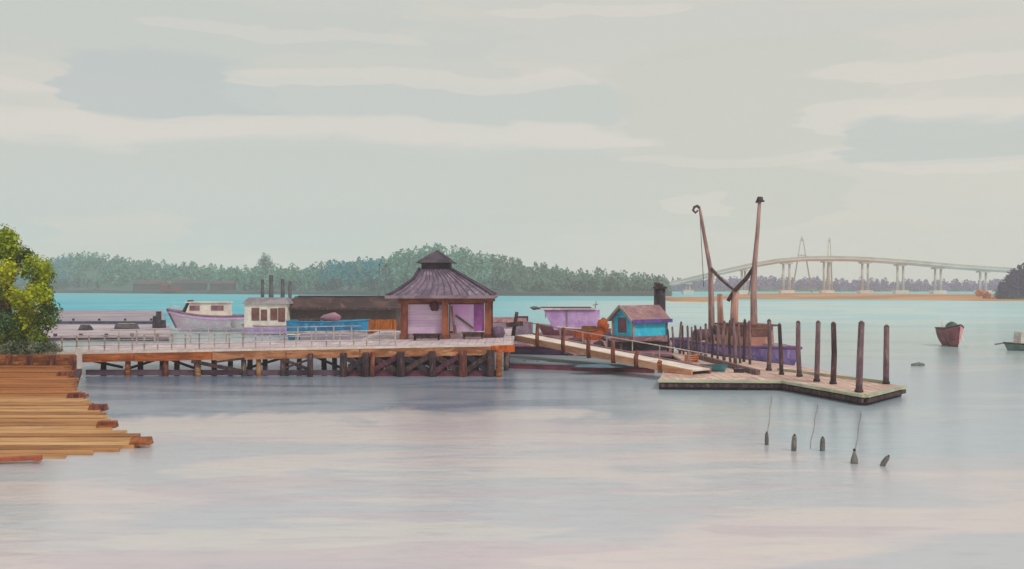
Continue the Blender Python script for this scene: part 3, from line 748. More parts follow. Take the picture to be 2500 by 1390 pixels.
for k in range(4):
    pts = [Vector(((a, b, b, a)[k], (c_, c_, e, e)[k], z + .04)) for a, b, c_, e, z in rings]
    mesh_obj('hip_cap', MB().tube(pts, .13 if k in (0, 3) else .1, 6), ROOFDARK, roof, True)
mb = MB()
for A, B in (((x0 - .12, 64.55), (x1 + .12, 64.55)), ((x0 - .12, 74.45), (x1 + .12, 74.45)), ((x0 - .12, 64.55), (x0 - .12, 74.45)), ((x1 + .12, 64.55), (x1 + .12, 74.45))):
    mb.bar((*A, EV + .08), (*B, EV + .08), .12, .22)
mesh_obj('eave_board', mb, wash('eave', (140, 124, 132), (112, 98, 108), .8), roof, True)
zc = EV + 2.07
cup = mesh_obj('cupola', MB().box((mxr - .06, yc, zc + .3), (2.15, 2.3, .62)), wash('cupola_louvre', (70, 58, 70), (50, 42, 54), 1.0), pv, True)
mb = MB(); z0c = zc + .55; R0 = 1.55
mb.add([(mxr - R0, yc - 1.5, z0c), (mxr + R0 - .1, yc - 1.5, z0c), (mxr + R0 - .1, yc + 1.5, z0c), (mxr - R0, yc + 1.5, z0c),
        (mxr - .8, yc - .75, z0c + .52), (mxr + .75, yc - .75, z0c + .52), (mxr + .75, yc + .75, z0c + .52), (mxr - .8, yc + .75, z0c + .52), (mxr, yc, z0c + 1.02)],
       [(0, 1, 5, 4), (1, 2, 6, 5), (2, 3, 7, 6), (3, 0, 4, 7), (4, 5, 8), (5, 6, 8), (6, 7, 8), (7, 4, 8), (3, 2, 1, 0)])
mesh_obj('cupola_roof', mb, ROOFDARK, cup, True)
# lavender screens behind the columns
pd = 66.12
LAVPALE = wash('screen_pale', (226, 198, 232), (212, 178, 222), .9, stretch=(.3, 1, 2.5), bands=(2, .42, .35), hi=(224, 210, 214))
a, b = gx(996, pd), gx(1079, pd)
mesh_obj('screen_panel', MB().box(((a + b) / 2, pd, 3.5), (b - a, .08, 2.2)), LAVPALE, pv, True)
a, b = gx(1099, pd), gx(1156, pd)
mesh_obj('screen_panel', MB().box(((a + b) / 2, pd, 3.62), (b - a, .08, 2.06)), wash('screen_lavender', (212, 160, 232), (228, 190, 234), .6), pv, True)
a, b = gx(1156.5, pd), gx(1182, pd)
mesh_obj('screen_panel', MB().box(((a + b) / 2, pd - .03, 3.62), (b - a, .08, 2.06)), wash('screen_purple', (170, 98, 174), (138, 76, 146), .8), pv, True)
mesh_obj('header_board', MB().bar((cxs[0] + .3, pd - .1, 4.66), (cxs[2] - .3, pd - .1, 4.66), .1, .22), MAROON, pv, True)
mesh_obj('brace', MB().bar((gx(1112, 65.95), 65.95, at(0, 770, 66).z), (gx(1156, 65.95), 65.95, at(0, 802, 66).z), .06, .14), WOODGREY, pv, True)
mesh_obj('floor_sill', MB().bar((cxs[0], pd, zb_ + .2), (cxs[2], pd, zb_ + .22), .2, .32), wash('sill', (176, 150, 156), (146, 122, 132), .8), pv, True)
p = at(1060, 748, 65.75)
single('hanging_basket', MB().lump((p.x, 65.75, p.z), (.34, .3, .36), 3, .5).tube([(p.x, 65.75, p.z + .25), (p.x + .04, 65.75, 4.75)], .025, 5), wash('basket', (92, 34, 60), (66, 26, 46), 2), 'dark maroon bundle hanging at the top of the pavilion\'s first bay', 'hanging basket', origin=(p.x, 65.75, p.z))
a, b = at(1102, 748, 65.6), at(1110, 815, 65.5)
single('leaning_oar', MB().tube([b, a], [.08, .07], 7).box(b + Vector((0, 0, .3)), (.3, .1, .65), 0, .7), wash('oar', (142, 102, 98), (108, 76, 80), 1.5), 'brown oar leaning beside the pavilion\'s middle column', 'oar', origin=b)


def bench(px0, px1, d, lab):
    a, b = gx(px0, d), gx(px1, d); z = zd((a + b) / 2)
    t_ = thing('bench', lab, 'bench', ((a + b) / 2, d, z), 0, 'benches in the pavilion')
    mesh_obj('seat', MB().box(((a + b) / 2, d, z + .42), (b - a, .48, .12)), WOODDARK, t_, True)
    mesh_obj('apron', MB().box(((a + b) / 2, d - .17, z + .26), (b - a - .2, .06, .2)), WOODDARK, t_, True)
    for x in (a + .15, b - .15): mesh_obj('leg', MB().box((x, d, z + .18), (.14, .4, .36)), WOODDARK, t_, True)


bench(1008, 1076, 64.4, 'dark brown bench in front of the pale striped screen')
bench(1128, 1182, 65.0, 'dark brown bench in front of the purple-edged screen')
p = at(1216, 826, 66)
single('net_bundle', MB().lump((p.x, 66, zb_ + .4), (.5, .45, .48), 6, .5, zmin=zb_ + .01), wash('mauve_net', (122, 98, 120), (96, 76, 98), 1.5), 'round mauve net bundle on the pier beside the pavilion\'s end column', 'net', origin=(p.x, 66, zb_))
# post with a crossbar at the gangway head, low mauve barge beyond
p0 = Vector((gx(1252, 68), 68, zd(0) - .1)); p1 = Vector((gx(1262, 68), 68, at(0, 762, 68).z))
t_ = thing('crossbar_post', 'leaning dark post with a crossbar at the head of the gangway', 'post', (p0.x, 68, p0.z))
mesh_obj('shaft', MB().tube([p0, p1], [.16, .13], 8), WOODDARK, t_, True)
mesh_obj('crossbar', MB().bar(at(1236, 794, 67.8), at(1277, 790, 67.8), .2, .34), WOODDARK, t_, True)


def hull(L, B, Hs, rise=.35, rake=.12, keel=-.35, stern=.78, full=2.2, n=18, m=7):
    """bow at +x; returns hull surface, deck sheet and the two sheer lines"""
    mb = MB(); rows = []; sheer = []
    for i in range(n + 1):
        t_ = i / n; x = -L / 2 + L * t_
        hb = B / 2 * (1 - max(0, (t_ - .45) / .55) ** full) * (stern + (1 - stern) * min(1, t_ / .4))
        hb = max(hb, .02); z = Hs * (1 + rise * max(0, (t_ - .3) / .7) ** 2 + .06 * (1 - t_) ** 2); r = []
        for k in range(m + 1):
            u = k / m; r.append(Vector((x - rake * L * (max(0, t_ - .5) * 2) ** 3 * u, hb * (1 - u ** 2.4) * (1 - .18 * u), z + (keel - z) * u)))
        rows.append(r); sheer.append((x, hb, z))
    vs, fs = [], []
    W_ = 2 * m + 1
    for r in rows: vs += r + [Vector((p.x, -p.y, p.z)) for p in reversed(r[:-1])]
    for i in range(n):
        for k in range(W_ - 1): fs.append((i * W_ + k, (i + 1) * W_ + k, (i + 1) * W_ + k + 1, i * W_ + k + 1))
    fs.append(tuple(range(W_)))
    mb.add(vs, fs, True); mb.sm[-1] = False
    dk = MB(); dv = []; df_ = []
    for x, hb, z in sheer: dv += [(x, hb * .96, z - .12), (x, -hb * .96, z - .12)]
    for i in range(n): df_.append((2 * i, 2 * i + 1, 2 * i + 3, 2 * i + 2))
    dk.add(dv, df_)
    return mb, dk, sheer


def gunwale(sheer, r=.06, off=0.0):
    mb = MB()
    mb.tube([(x, hb + off, z + off * .2) for x, hb, z in sheer], r, 6); mb.tube([(x, -hb - off, z) for x, hb, z in sheer], r, 6)
    x, hb, z = sheer[0]; mb.tube([(x, -hb, z), (x, hb, z)], r, 6)
    return mb


def boat(name, label, cat, c, rz, L, B, Hs, mats, group=None, rub=None, **kw):
    t_ = thing(name, label, cat, c, rz, group); h, dk, sh = hull(L, B, Hs, **kw)
    mesh_obj('hull', h, mats[0], t_); mesh_obj('deck', dk, mats[1], t_); mesh_obj('gunwale', gunwale(sh, rub or .07), mats[2], t_)
    return t_, sh


def dz_at(sh, x):
    return float(np.interp(x, [s_[0] for s_ in sh], [s_[2] for s_ in sh]))


# ------------------------------------------------------------------ boats and sheds behind the pier
bd = 116.0
xb0, xb1 = gx(408, bd), gx(632, bd); L = xb1 - xb0
t_, sh = boat('motor_cruiser', 'pale pink motor cruiser with white cabin moored behind the pier', 'boat', ((xb0 + xb1) / 2, bd, 0), math.pi, L, 3.6, 1.9, (PINKHULL, WHITE, wash('plum_gunwale', (140, 104, 128), (116, 82, 106), 1)), rub=.13, rise=.5, rake=.14)
X0 = (xb0 + xb1) / 2


def lx_(px, d): return -(gx(px, d) - X0)


ca, cb = lx_(452, bd), lx_(560, bd); zc0, zc1 = 1.85, at(0, 738, bd).z
cab = MB(); wd_ = 1.1
cab.add([(ca - .2, -wd_, zc0), (cb, -wd_, zc0), (cb, wd_, zc0), (ca - .2, wd_, zc0), (ca - .9, -wd_ * .85, zc1 - .1), (cb, -wd_ * .85, zc1 - .1), (cb, wd_ * .85, zc1 - .1), (ca - .9, wd_ * .85, zc1 - .1)],
        [(0, 3, 2, 1), (4, 5, 6, 7), (0, 1, 5, 4), (1, 2, 6, 5), (2, 3, 7, 6), (3, 0, 4, 7)])
cabo = mesh_obj('cabin', cab, WHITE, t_)
mesh_obj('cabin_roof', MB().box(((ca + cb) / 2 - .25, 0, zc1), (ca - cb - .2, 2.3, .14)), WHITE, cabo)
for pa, pb in ((470, 494), (522, 552)):
    a, b = lx_(pa, bd), lx_(pb, bd); mesh_obj('window', MB().box(((a + b) / 2, 1.04, (zc0 + zc1) / 2 + .22), (a - b, .12, .62)), GLASSPINK, cabo)
mesh_obj('windscreen', MB().bar((ca + .35, 0, zc0 + .1), (ca - .75, 0, zc1 + .25), 1.9, .12, up=(1, 0, 0)), ROOFDARK, cabo)
mesh_obj('bow_rail', MB().tube([(L / 2 - .3, 0, dz_at(sh, L / 2) + .5), (L / 2 - 2.2, .9, dz_at(sh, L / 2 - 2.2) + .5)], .05, 5).tube([(L / 2 - .3, 0, dz_at(sh, L / 2) + .5), (L / 2 - 2.2, -.9, dz_at(sh, L / 2 - 2.2) + .5)], .05, 5)
         .tube([(L / 2 - .3, 0, dz_at(sh, L / 2)), (L / 2 - .3, 0, dz_at(sh, L / 2) + .5)], .05, 5), WHITE, t_)
h, dk, sh2 = hull(L * 1.002, 3.66, 1.9, rise=.5, rake=.14)
mesh_obj('rub_strip', MB().tube([(x, hb + .02, z - .38) for x, hb, z in sh], .09, 6).tube([(x, -hb - .02, z - .38) for x, hb, z in sh], .09, 6), LAV, t_)
mesh_obj('stem_band', MB().tube([(L / 2 + .02 - .14 * L * u * .98, 0, 2.85 + (-.35 - 2.85) * u) for u in (0, .25, .5, .75)], .16, 6), wash('plum_stem', (150, 96, 126), (122, 76, 104), 1), t_)
for px, yy in ((580, 800), ):
    x = lx_(px, bd); mesh_obj('fender', MB().lump((x, 1.9, .9), (.28, .2, .42), 2, .2), GREYROOF, t_)
p = at(403, 800, bd); p.z = 0
t2 = thing('mooring_dolphin', 'dark purple pile cluster just ahead of the pink cruiser\'s bow', 'mooring pile', (p.x, bd - 2, 0))
for dx_, dy_, tp in ((-.55, 0, 2.0), (.1, -.3, 2.6), (.55, .2, 1.5)):
    mesh_obj('pile', MB().tube([(p.x + dx_, bd - 2 + dy_, -1), (p.x + dx_ * .8, bd - 2 + dy_, tp)], [.36, .32], 8), INK, t2, True)

# houseboat with four brown windows
hd = 108.0; a, b = gx(596, hd), gx(716, hd); c0 = (a + b) / 2
t_, sh = boat('houseboat', 'white houseboat with four brown windows and grey roof beside the brown shed', 'houseboat', (c0, hd, 0), math.pi, b - a + .6, 3.2, 1.05, (LAV, WHITE, GREYROOF), rise=.15, rake=.05, stern=.9)
w0, w1 = gx(604, hd) - c0, gx(706, hd) - c0; zt = at(0, 742, hd).z
cabo = mesh_obj('cabin', MB().box((-(w0 + w1) / 2, 0, (.9 + zt) / 2), (w1 - w0, 2.5, zt - .9)), WHITE, t_)
mesh_obj('roof', MB().add([(-w0 + .3, -1.5, zt), (-w1 - .3, -1.5, zt), (-w1 - .3, 1.5, zt), (-w0 + .3, 1.5, zt), (-w0 - .3, -.7, zt + .75), (-w1 + .2, -.7, zt + .75), (-w1 + .2, .7, zt + .75), (-w0 - .3, .7, zt + .75)],
         [(0, 3, 2, 1), (4, 5, 6, 7), (0, 1, 5, 4), (1, 2, 6, 5), (2, 3, 7, 6), (3, 0, 4, 7)]), GREYROOF, cabo)
for pa, pb, ya, yb in ((614, 633, 752, 783), (637, 652, 756, 783), (660, 677, 753, 782), (679, 696, 752, 786)):
    a_, b_ = gx(pa, hd - 1.3) - c0, gx(pb, hd - 1.3) - c0; z0, z1 = at(0, yb, hd - 1.3).z, at(0, ya, hd - 1.3).z
    mesh_obj('window', MB().box((-(a_ + b_) / 2, 1.26, (z0 + z1) / 2), (b_ - a_, .1, z1 - z0)), GLASS, cabo)
# mooring piles behind it
for k, (px, ya, wd) in enumerate([(641, 683, .26), (662, 672, .36), (690, 682, .32), (708, 688, .28)]):
    d = 128; tpz = at(px, ya, d)
    single('mooring_pile', MB().tube([(tpz.x + rnd.uniform(-.2, .2), d, -1), (tpz.x, d, tpz.z * .5), (tpz.x, d, tpz.z)], [wd * 1.05, wd, wd * .8], 8),
           wash('pile_slate', (88, 88, 92), (66, 68, 74), .7), ['slim dark pile standing left behind the houseboat roof', 'tallest dark pile standing behind the houseboat roof', 'dark pile behind the houseboat\'s roof end', 'shortest dark pile, behind the brown shed\'s near corner'][k], 'mooring pile', 'piles behind the houseboat', (tpz.x, d, 0))

# long brown shed
sd_ = 108.0; a, b = gx(700, sd_), gx(975, sd_)
t_ = thing('boat_shed', 'long dark brown boat shed with a low roof behind the blue boat', 'boat shed', ((a + b) / 2, sd_ + 3, 0))
ztp, zev = at(0, 724, sd_ + 3).z, at(0, 752, sd_).z
mesh_obj('wall', MB().box(((a + b) / 2, sd_ + 3, (zev - .1) / 2), (b - a - .8, 5.2, zev + .1 + .2)), wash('shed_wall_dark', (88, 62, 60), (62, 44, 46), .3), t_, True)
mesh_obj('roof', MB().add([(a - .5, sd_ - .3, zev), (b + .3, sd_ - .3, zev - .05), (b, sd_ + 3, ztp), (a + .3, sd_ + 3, ztp + .02), (a - .5, sd_ + 6.3, zev), (b + .3, sd_ + 6.3, zev)], [(0, 1, 2, 3), (4, 3, 2, 5), (0, 3, 4), (1, 5, 2)]), BROWNROOF, t_, True)
mesh_obj('ridge_cap', MB().bar((a + .7, sd_ + 3, ztp + .05), (b, sd_ + 3, ztp + .03), .5, .12), ROOFDARK, t_, True)
mesh_obj('eave_board', MB().bar((a - .5, sd_ - .35, zev - .07), (b + .3, sd_ - .35, zev - .12), .1, .26), WOODDARK, t_, True)
mesh_obj('float', MB().box(((a + b) / 2, sd_ + 3, .25), (b - a, 6.4, .5)), INK, t_, True)

# blue boat with pink bundle
d = 98.0; a, b = gx(706, d), gx(903, d); c0 = (a + b) / 2
t_, sh = boat('workboat', 'bright blue open workboat moored under the brown shed', 'boat', (c0, d, 0), 0, b - a, 2.8, 1.95, (BLUE, WOODTAN, wash('blue_gunwale', (60, 140, 176), (40, 116, 156), 1)), rise=.12, rake=.05, stern=.9, full=3.5)
mesh_obj('engine_box', MB().box((-2.2, 0, 1.95), (2.3, 1.5, .6), 0, .9), WOODDARK, t_)
mesh_obj('thwart', MB().box((1.2, 0, 1.85), (.5, 2.3, .12)), WHITE, t_)
mesh_obj('waterline_stripe', MB().tube([(x * .99, hb * .985, .62) for x, hb, z in sh], .07, 6).tube([(x * .99, -hb * .985, .62) for x, hb, z in sh], .07, 6), WHITE, t_)
p = at(808, 774, d)
single('tarp_bundle', MB().lump((p.x, d, p.z - .1), (1.15, .7, .5), 5, .4), wash('pink_tarp', (176, 110, 142), (134, 106, 122), 1.0), 'pink and grey tarp bundle lying on the blue workboat', 'tarp', origin=(p.x, d, p.z))

# orange crate
d = 90.0; a, b = gx(899, d), gx(968, d); zt, zb = at(0, 781, d).z, at(0, 812, d).z
t_ = thing('slatted_crate', 'orange-brown slatted crate beside the pavilion\'s first column', 'crate', ((a + b) / 2, d + .8, zb))
mb, mbr = MB(), MB()
for k in range(9):
    x = a + (b - a) * (k + .5) / 9; mb.box((x, d, (zt + zb) / 2), ((b - a) / 9 - .03, .08, zt - zb + rnd.uniform(-.05, .05)))
    mbr.box((x, d + 1.6, (zt + zb) / 2), ((b - a) / 9 - .03, .08, zt - zb))
mesh_obj('rear_slats', mbr, WOODRED, t_, True)
mesh_obj('front_slats', mb, wash('crate_orange', (182, 96, 24), (124, 66, 22), 2.2, stretch=(2.5, 1, .3), hi=(206, 120, 40)), t_, True)
mesh_obj('frame', MB().bar((a, d + .08, zt - .2), (b, d + .08, zt - .2), .1, .12).bar((a, d + .08, zb + .2), (b, d + .08, zb + .2), .1, .12).box((a + .1, d + .8, (zt + zb) / 2), (.1, 1.5, zt - zb - .05)).box((b - .1, d + .8, (zt + zb) / 2), (.1, 1.5, zt - zb - .05)), WOODRED, t_, True)
mesh_obj('base', MB().box(((a + b) / 2, d + .8, zb - .04), (b - a + .2, 1.9, .1)), WOODRED, t_, True)
fl = MB().box(((a + b) / 2 - 2.5, d + 1.0, zb / 2 - .06), (b - a + 8, 4.5, zb - .1))
t_ = single('mooring_float', fl, LAVGREY, 'plain lavender-grey float carrying the orange crate', 'float', 'floats behind the pier', (a, d + 1, 0))

# floats and dinghies on the open side
def floatdock(px0, px1, yf, yb, z, lab, mat=LAVGREY, name='floating_dock', side=None):
    d0, d1 = gd(yf, z), gd(yb, z)
    t_ = thing(name, lab, 'floating dock', (gx((px0 + px1) / 2, d0), (d0 + d1) / 2, 0), 0, 'floating docks behind the pier')
    a0, b0, a1, b1 = gx(px0, d0), gx(px1, d0), gx(px0, d1), gx(px1, d1)
    mesh_obj('deck', MB().prism([(a0, d0), (b0, d0), (b1, d1), (a1, d1)], z - .12, z), mat, t_, True)
    mesh_obj('float', MB().prism([(a0 + .2, d0 + .2), (b0 - .2, d0 + .2), (b1 - .2, d1 - .2), (a1 + .2, d1 - .2)], -.3, z - .122), side or PLUM, t_, True)
    mb = MB()
    for k in range(6):
        u = (k + .5) / 6; mb.box((a0 + (b0 - a0) * u, d0 + .1, z + .15), (.3, .25, .3))
    mesh_obj('cleats', mb, WOODDARK, t_, True)


floatdock(20, 400, 783, 758, .55, 'farthest lavender-grey floating dock, reaching towards the cruiser\'s bow')
floatdock(40, 415, 822, 793, .5, 'lavender-grey floating dock carrying the two dark dinghies', wash('pinkgrey_deck', (182, 166, 170), (150, 136, 148), .3, stretch=(.4, 1, 1), hi=(200, 188, 186)))
for px, py, ln, rz, lab in [(206, 806, 1.9, 2.6, 'short dark upturned dinghy nearer the tree on the floating dock'), (312, 803, 2.9, 0.05, 'longer dark upturned dinghy towards the cruiser on the floating dock')]:
    p = on(px, py, .5); h, dk, sh = hull(ln, 1.35, .55, rise=.2, rake=.1, keel=-.05)
    for v in h.v: v.z = .62 - v.z
    for v in dk.v: v.z = .60 - v.z
    h.f = [f[::-1] for f in h.f]
    t_ = thing('dinghy', lab, 'dinghy', (p.x, p.y, .5), rz, 'dinghies on the floating dock')
    mesh_obj('hull', h, DINGHY, t_); g = gunwale(sh, .05)
    for v in g.v: v.z = .64 - v.z
    mesh_obj('gunwale', g, INK, t_)
    mesh_obj('keel_strip', MB().bar((-ln * .4, 0, .66), (ln * .3, 0, .66), .08, .06), WHITE, t_)

# ------------------------------------------------------------------ between pavilion and gangway: barge, lavender boat, nets
d = 92.0; a, b = gx(1196, d), gx(1302, d)
t_ = thing('cargo_barge', 'low mauve barge lying beyond the pavilion and the gangway head', 'barge', ((a + b) / 2, d + 2, 0))
zt = at(0, 777, d).z
mesh_obj('hull', MB().prism([(a, d), (b - .6, d), (b, d + 2), (b - .6, d + 4), (a, d + 4)], -.3, zt - .5), wash('barge_side', (140, 118, 132), (112, 92, 110), .7), t_, True)
mesh_obj('deck_cargo', MB().box(((a + b) / 2 - .2, d + 2, zt - .24), (b - a - .8, 3.2, .46), 0, .95), MAUVE, t_, True)
mesh_obj('hatch', MB().box((b - 1.1, d + 1.2, zt - .1), (1.2, 1.2, .5)), MAROON, t_, True)

MF = thing('work_float', 'mauve floating work deck carrying the turquoise hut and net heaps', 'floating dock', (gx(1450, 78), 78, 0), 0, None)
ff = [on(1285, 838, .62), on(1400, 864, .62), on(1500, 858, .62), on(1640, 866, .62), on(1640, 830, .62), on(1500, 815, .62), on(1330, 803, .62)]
mesh_obj('deck', MB().prism([(p.x, p.y) for p in ff], .46, .62), MAUVE, MF, True)
mesh_obj('float', MB().prism([(p.x * .995 + .05, p.y + .12) for p in ff], -.4, .455), INK, MF, True)

d = 96.0; c0 = gx(1400, d)
t_, sh = boat('cabin_boat', 'lavender cabin boat with a flat canopy roof beyond the gangway', 'boat', (c0, d, 0), math.pi, gx(1486, d) - gx(1308, d), 3.2, 1.35, (wash('mauve_hull', (156, 104, 116), (122, 80, 96), .7), WHITE, WHITE), rise=.35, rake=.16)
LAVC = wash('lavender_cabin', (190, 160, 206), (166, 130, 188), .5, hi=(204, 182, 210))
la = lambda px: -(gx(px, d) - c0)
z0, z1 = 1.2, at(0, 757, d).z
cabo = mesh_obj('cabin', MB().add([(la(1352), -1.25, z0), (la(1460), -1.25, z0), (la(1460), 1.25, z0), (la(1352), 1.25, z0), (la(1328), -1.2, z1), (la(1462), -1.2, z1), (la(1462), 1.2, z1), (la(1328), 1.2, z1)],
                [(0, 3, 2, 1), (4, 5, 6, 7), (0, 1, 5, 4), (1, 2, 6, 5), (2, 3, 7, 6), (3, 0, 4, 7)]), LAVC, t_)
mesh_obj('canopy_roof', MB().box(((la(1318) + la(1452)) / 2, 0, z1 + .14), (la(1318) - la(1452), 2.8, .2), 0, .97), wash('canopy', (200, 184, 190), (166, 148, 160), .8), cabo)
mesh_obj('roof_edge', MB().box(((la(1318) + la(1445)) / 2, 0, z1 + .28), (la(1322) - la(1442), 2.4, .07)), WOODDARK, cabo)
mesh_obj('mullion', MB().box((la(1382), 1.24, (z0 + z1) / 2), (.16, .08, z1 - z0 - .1)), GREYROOF, cabo)
mesh_obj('mullion', MB().box((la(1331), 1.22, z1 - .4), (.14, .08, .8)), GREYROOF, cabo)
mesh_obj('spotlight', MB().lump((la(1306), .3, z1 + .2), (.5, .2, .2), 2, .3).bar((la(1326), .3, z1 + .3), (la(1300), .3, z1 + .1), .1, .1), wash('grey_metal', (104, 104, 106), (80, 82, 84), 2), cabo)
mesh_obj('antenna', MB().tube([(la(1452), .2, z1), (la(1455), .2, z1 + .95)], [.06, .03], 5).tube([(la(1447), .2, z1 + .5), (la(1460), .2, z1 + .62)], .04, 5), GREENGREY, cabo)

d = 88.0; p = at(1440, 800, d)
t_, sh = boat('orange_skiff', 'orange skiff beside the turquoise hut', 'skiff', (gx(1443, d), d, .1), .0, gx(1484, d) - gx(1398, d), 1.5, 1.35, (ORANGE, WOODTAN, wash('rust', (150, 70, 28), (116, 56, 26), 1.5)), rise=.5, rake=.1)
mesh_obj('bow_cover', MB().lump((1.15, 0, 1.85), (.62, .55, .72), 4, .5), ORANGE, t_)
mesh_obj('locker', MB().box((-.2, 0, 1.6), (1.5, .8, .5), 0, .9), wash('locker', (126, 82, 40), (96, 64, 36), 1.6), t_)

for px, py, r, lab in [(1424, 822, (.62, .5, .45), 'grey net heap on the work deck behind the gangway\'s third post'), (1402, 838, (.9, .5, .4), 'long plum net heap against the gangway near its middle'),
                       (1462, 846, (.5, .4, .38), 'small brown net heap on the work deck at the hut float\'s corner'), (1484, 826, (.5, .42, .42), 'dark grey net heap at the foot of the hut\'s gable')]:
    p = on(px, py + 6, .62); k = int(px) % 9
    single('net_heap', MB().lump((p.x, p.y, .62 + r[2] * .7), r, k, .6, 14, 9, zmin=.625), wash('net%d' % k, (116 - k * 3, 96 - k * 3, 102 - k * 2), (84 - k * 2, 68 - k * 2, 78 - k), 2.2, bump=.06), lab, 'net', 'net heaps on the work deck', (p.x, p.y, .62))

# ------------------------------------------------------------------ turquoise hut on its dark float
hd = 74.0
hc = Vector((gx(1562, hd), hd, 0)); yaw = R(33)
dkz = .82
fl = thing('dark_pontoon', 'thick black-purple pontoon under the turquoise hut', 'pontoon', (gx(1566, 71), 71.0, 0))
pa = [on(1500, 876), on(1632, 874)]
pq = [(pa[0].x, pa[0].y), (pa[1].x, pa[1].y), (pa[1].x + .5, pa[1].y + 4.6), (pa[0].x - .2, pa[0].y + 4.6)]
mesh_obj('body', MB().prism(pq, -.4, 1.34), INK, fl, True)
mesh_obj('top_boards', MB().prism([(x + (.12 if i in (1, 2) else -.12), y + (-.1 if i < 2 else .1)) for i, (x, y) in enumerate(pq)], 1.342, 1.46), MAUVE, fl, True)
mesh_obj('fender', MB().tube([(pa[0].x + .5, pa[0].y - .12, -.2), (pa[0].x + .5, pa[0].y - .12, 1.2)], .15, 8), WOODDARK, fl, True)
dkz = 1.46
hut = thing('floating_hut', 'turquoise gabled hut with dark maroon window and mauve roof', 'hut', (hc.x, hc.y, dkz), yaw)
HL, HW, HH = 3.55, 2.5, 1.75; GR = 1.0
# local x along the length; gable end at -x
mesh_obj('base_skirt', MB().box((0, 0, .19), (HL + .25, HW + .25, .38)), MAUVE, hut)
body = MB().add([(-HL / 2, -HW / 2, .382), (HL / 2, -HW / 2, .382), (HL / 2, HW / 2, .382), (-HL / 2, HW / 2, .382), (-HL / 2, -HW / 2, HH), (HL / 2, -HW / 2, HH), (HL / 2, HW / 2, HH), (-HL / 2, HW / 2, HH), (-HL / 2, 0, HH + GR), (HL / 2, 0, HH + GR)],
                [(0, 1, 5, 4), (2, 3, 7, 6), (1, 2, 6, 9, 5), (3, 0, 4, 8, 7), (0, 3, 2, 1)])
wall = mesh_obj('wall', body, TURQ, hut)
rf = MB(); e = .28; o_ = .35
for s_ in (-1, 1):
    y0, y1 = 0, s_ * (HW / 2 + e); zr, ze = HH + GR + .1, HH - e * GR / (HW / 2) + .1
    rf.add([(-HL / 2 - o_, y0, zr), (HL / 2 + o_, y0, zr), (HL / 2 + o_, y1, ze), (-HL / 2 - o_, y1, ze), (-HL / 2 - o_, y0, zr - .1), (HL / 2 + o_, y0, zr - .1), (HL / 2 + o_, y1, ze - .1), (-HL / 2 - o_, y1, ze - .1)],
           [(0, 1, 2, 3), (7, 6, 5, 4), (2, 6, 7, 3), (0, 3, 7, 4), (1, 5, 6, 2)])
roof = mesh_obj('roof', rf, wash('hut_roof', (154, 118, 118), (128, 96, 102), .8, hi=(170, 138, 134), grain=(1, 5, 5, .3)), hut)
mesh_obj('fascia', MB().bar((-HL / 2 - o_, -(HW / 2 + e + .04), HH - .16), (HL / 2 + o_, -(HW / 2 + e + .04), HH - .16), .1, .3), wash('violet_fascia', (104, 82, 158), (88, 64, 120), 1.2), roof)
GT = wash('hut_trim', (176, 160, 152), (146, 132, 130), 1.5)
mb = MB()
for s_ in (-1, 1): mb.bar((-HL / 2 - o_ - .04, 0, HH + GR + .06), (-HL / 2 - o_ - .04, s_ * (HW / 2 + e), HH - .14), .08, .2)
mesh_obj('barge_board', mb, GT, roof)
for y_ in (-HW / 2, HW / 2): mesh_obj('corner_board', MB().box((-HL / 2 - .01, y_, (HH + .38) / 2), (.18, .18, HH - .39)), GT, hut)
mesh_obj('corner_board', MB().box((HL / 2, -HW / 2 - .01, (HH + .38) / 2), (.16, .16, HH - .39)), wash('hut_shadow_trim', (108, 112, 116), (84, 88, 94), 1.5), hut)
win = mesh_obj('window', MB().box((-HL / 2 - .02, 0, 1.24), (.1, 1.12, 1.25)), wash('maroon_glass', (108, 54, 76), (84, 40, 60), 1.5, rough=.3, spec=.5), hut)
mesh_obj('frame', MB().box((-HL / 2 - .05, -.6, 1.24), (.1, .08, 1.34)).box((-HL / 2 - .05, .6, 1.24), (.1, .08, 1.34)).box((-HL / 2 - .05, 0, 1.91), (.1, 1.12, .08)).box((-HL / 2 - .05, 0, .58), (.1, 1.12, .08)), TURQ, win)
# dark dolphin behind the hut
for px, yt, d, lab in [(1612, 690, 84, 'thick dark pile towering over the end of the hut roof')]:
    p = at(px, yt, d); t_ = thing('mooring_dolphin', lab, 'mooring pile', (p.x, d, 0))
    for dx_, k in ((-.25, 1.0), (.22, .94), (0, .98)):
        mesh_obj('pile', MB().tube([(p.x + dx_ * 1.3, d + abs(dx_), -1), (p.x + dx_, d + abs(dx_), p.z * k)], [.32, .28], 8), WOODDARK if dx_ else INK, t_, True)
    mesh_obj('strap', MB().box((p.x, d + .1, p.z - .5), (1.2, .9, .18)), INK, t_, True)

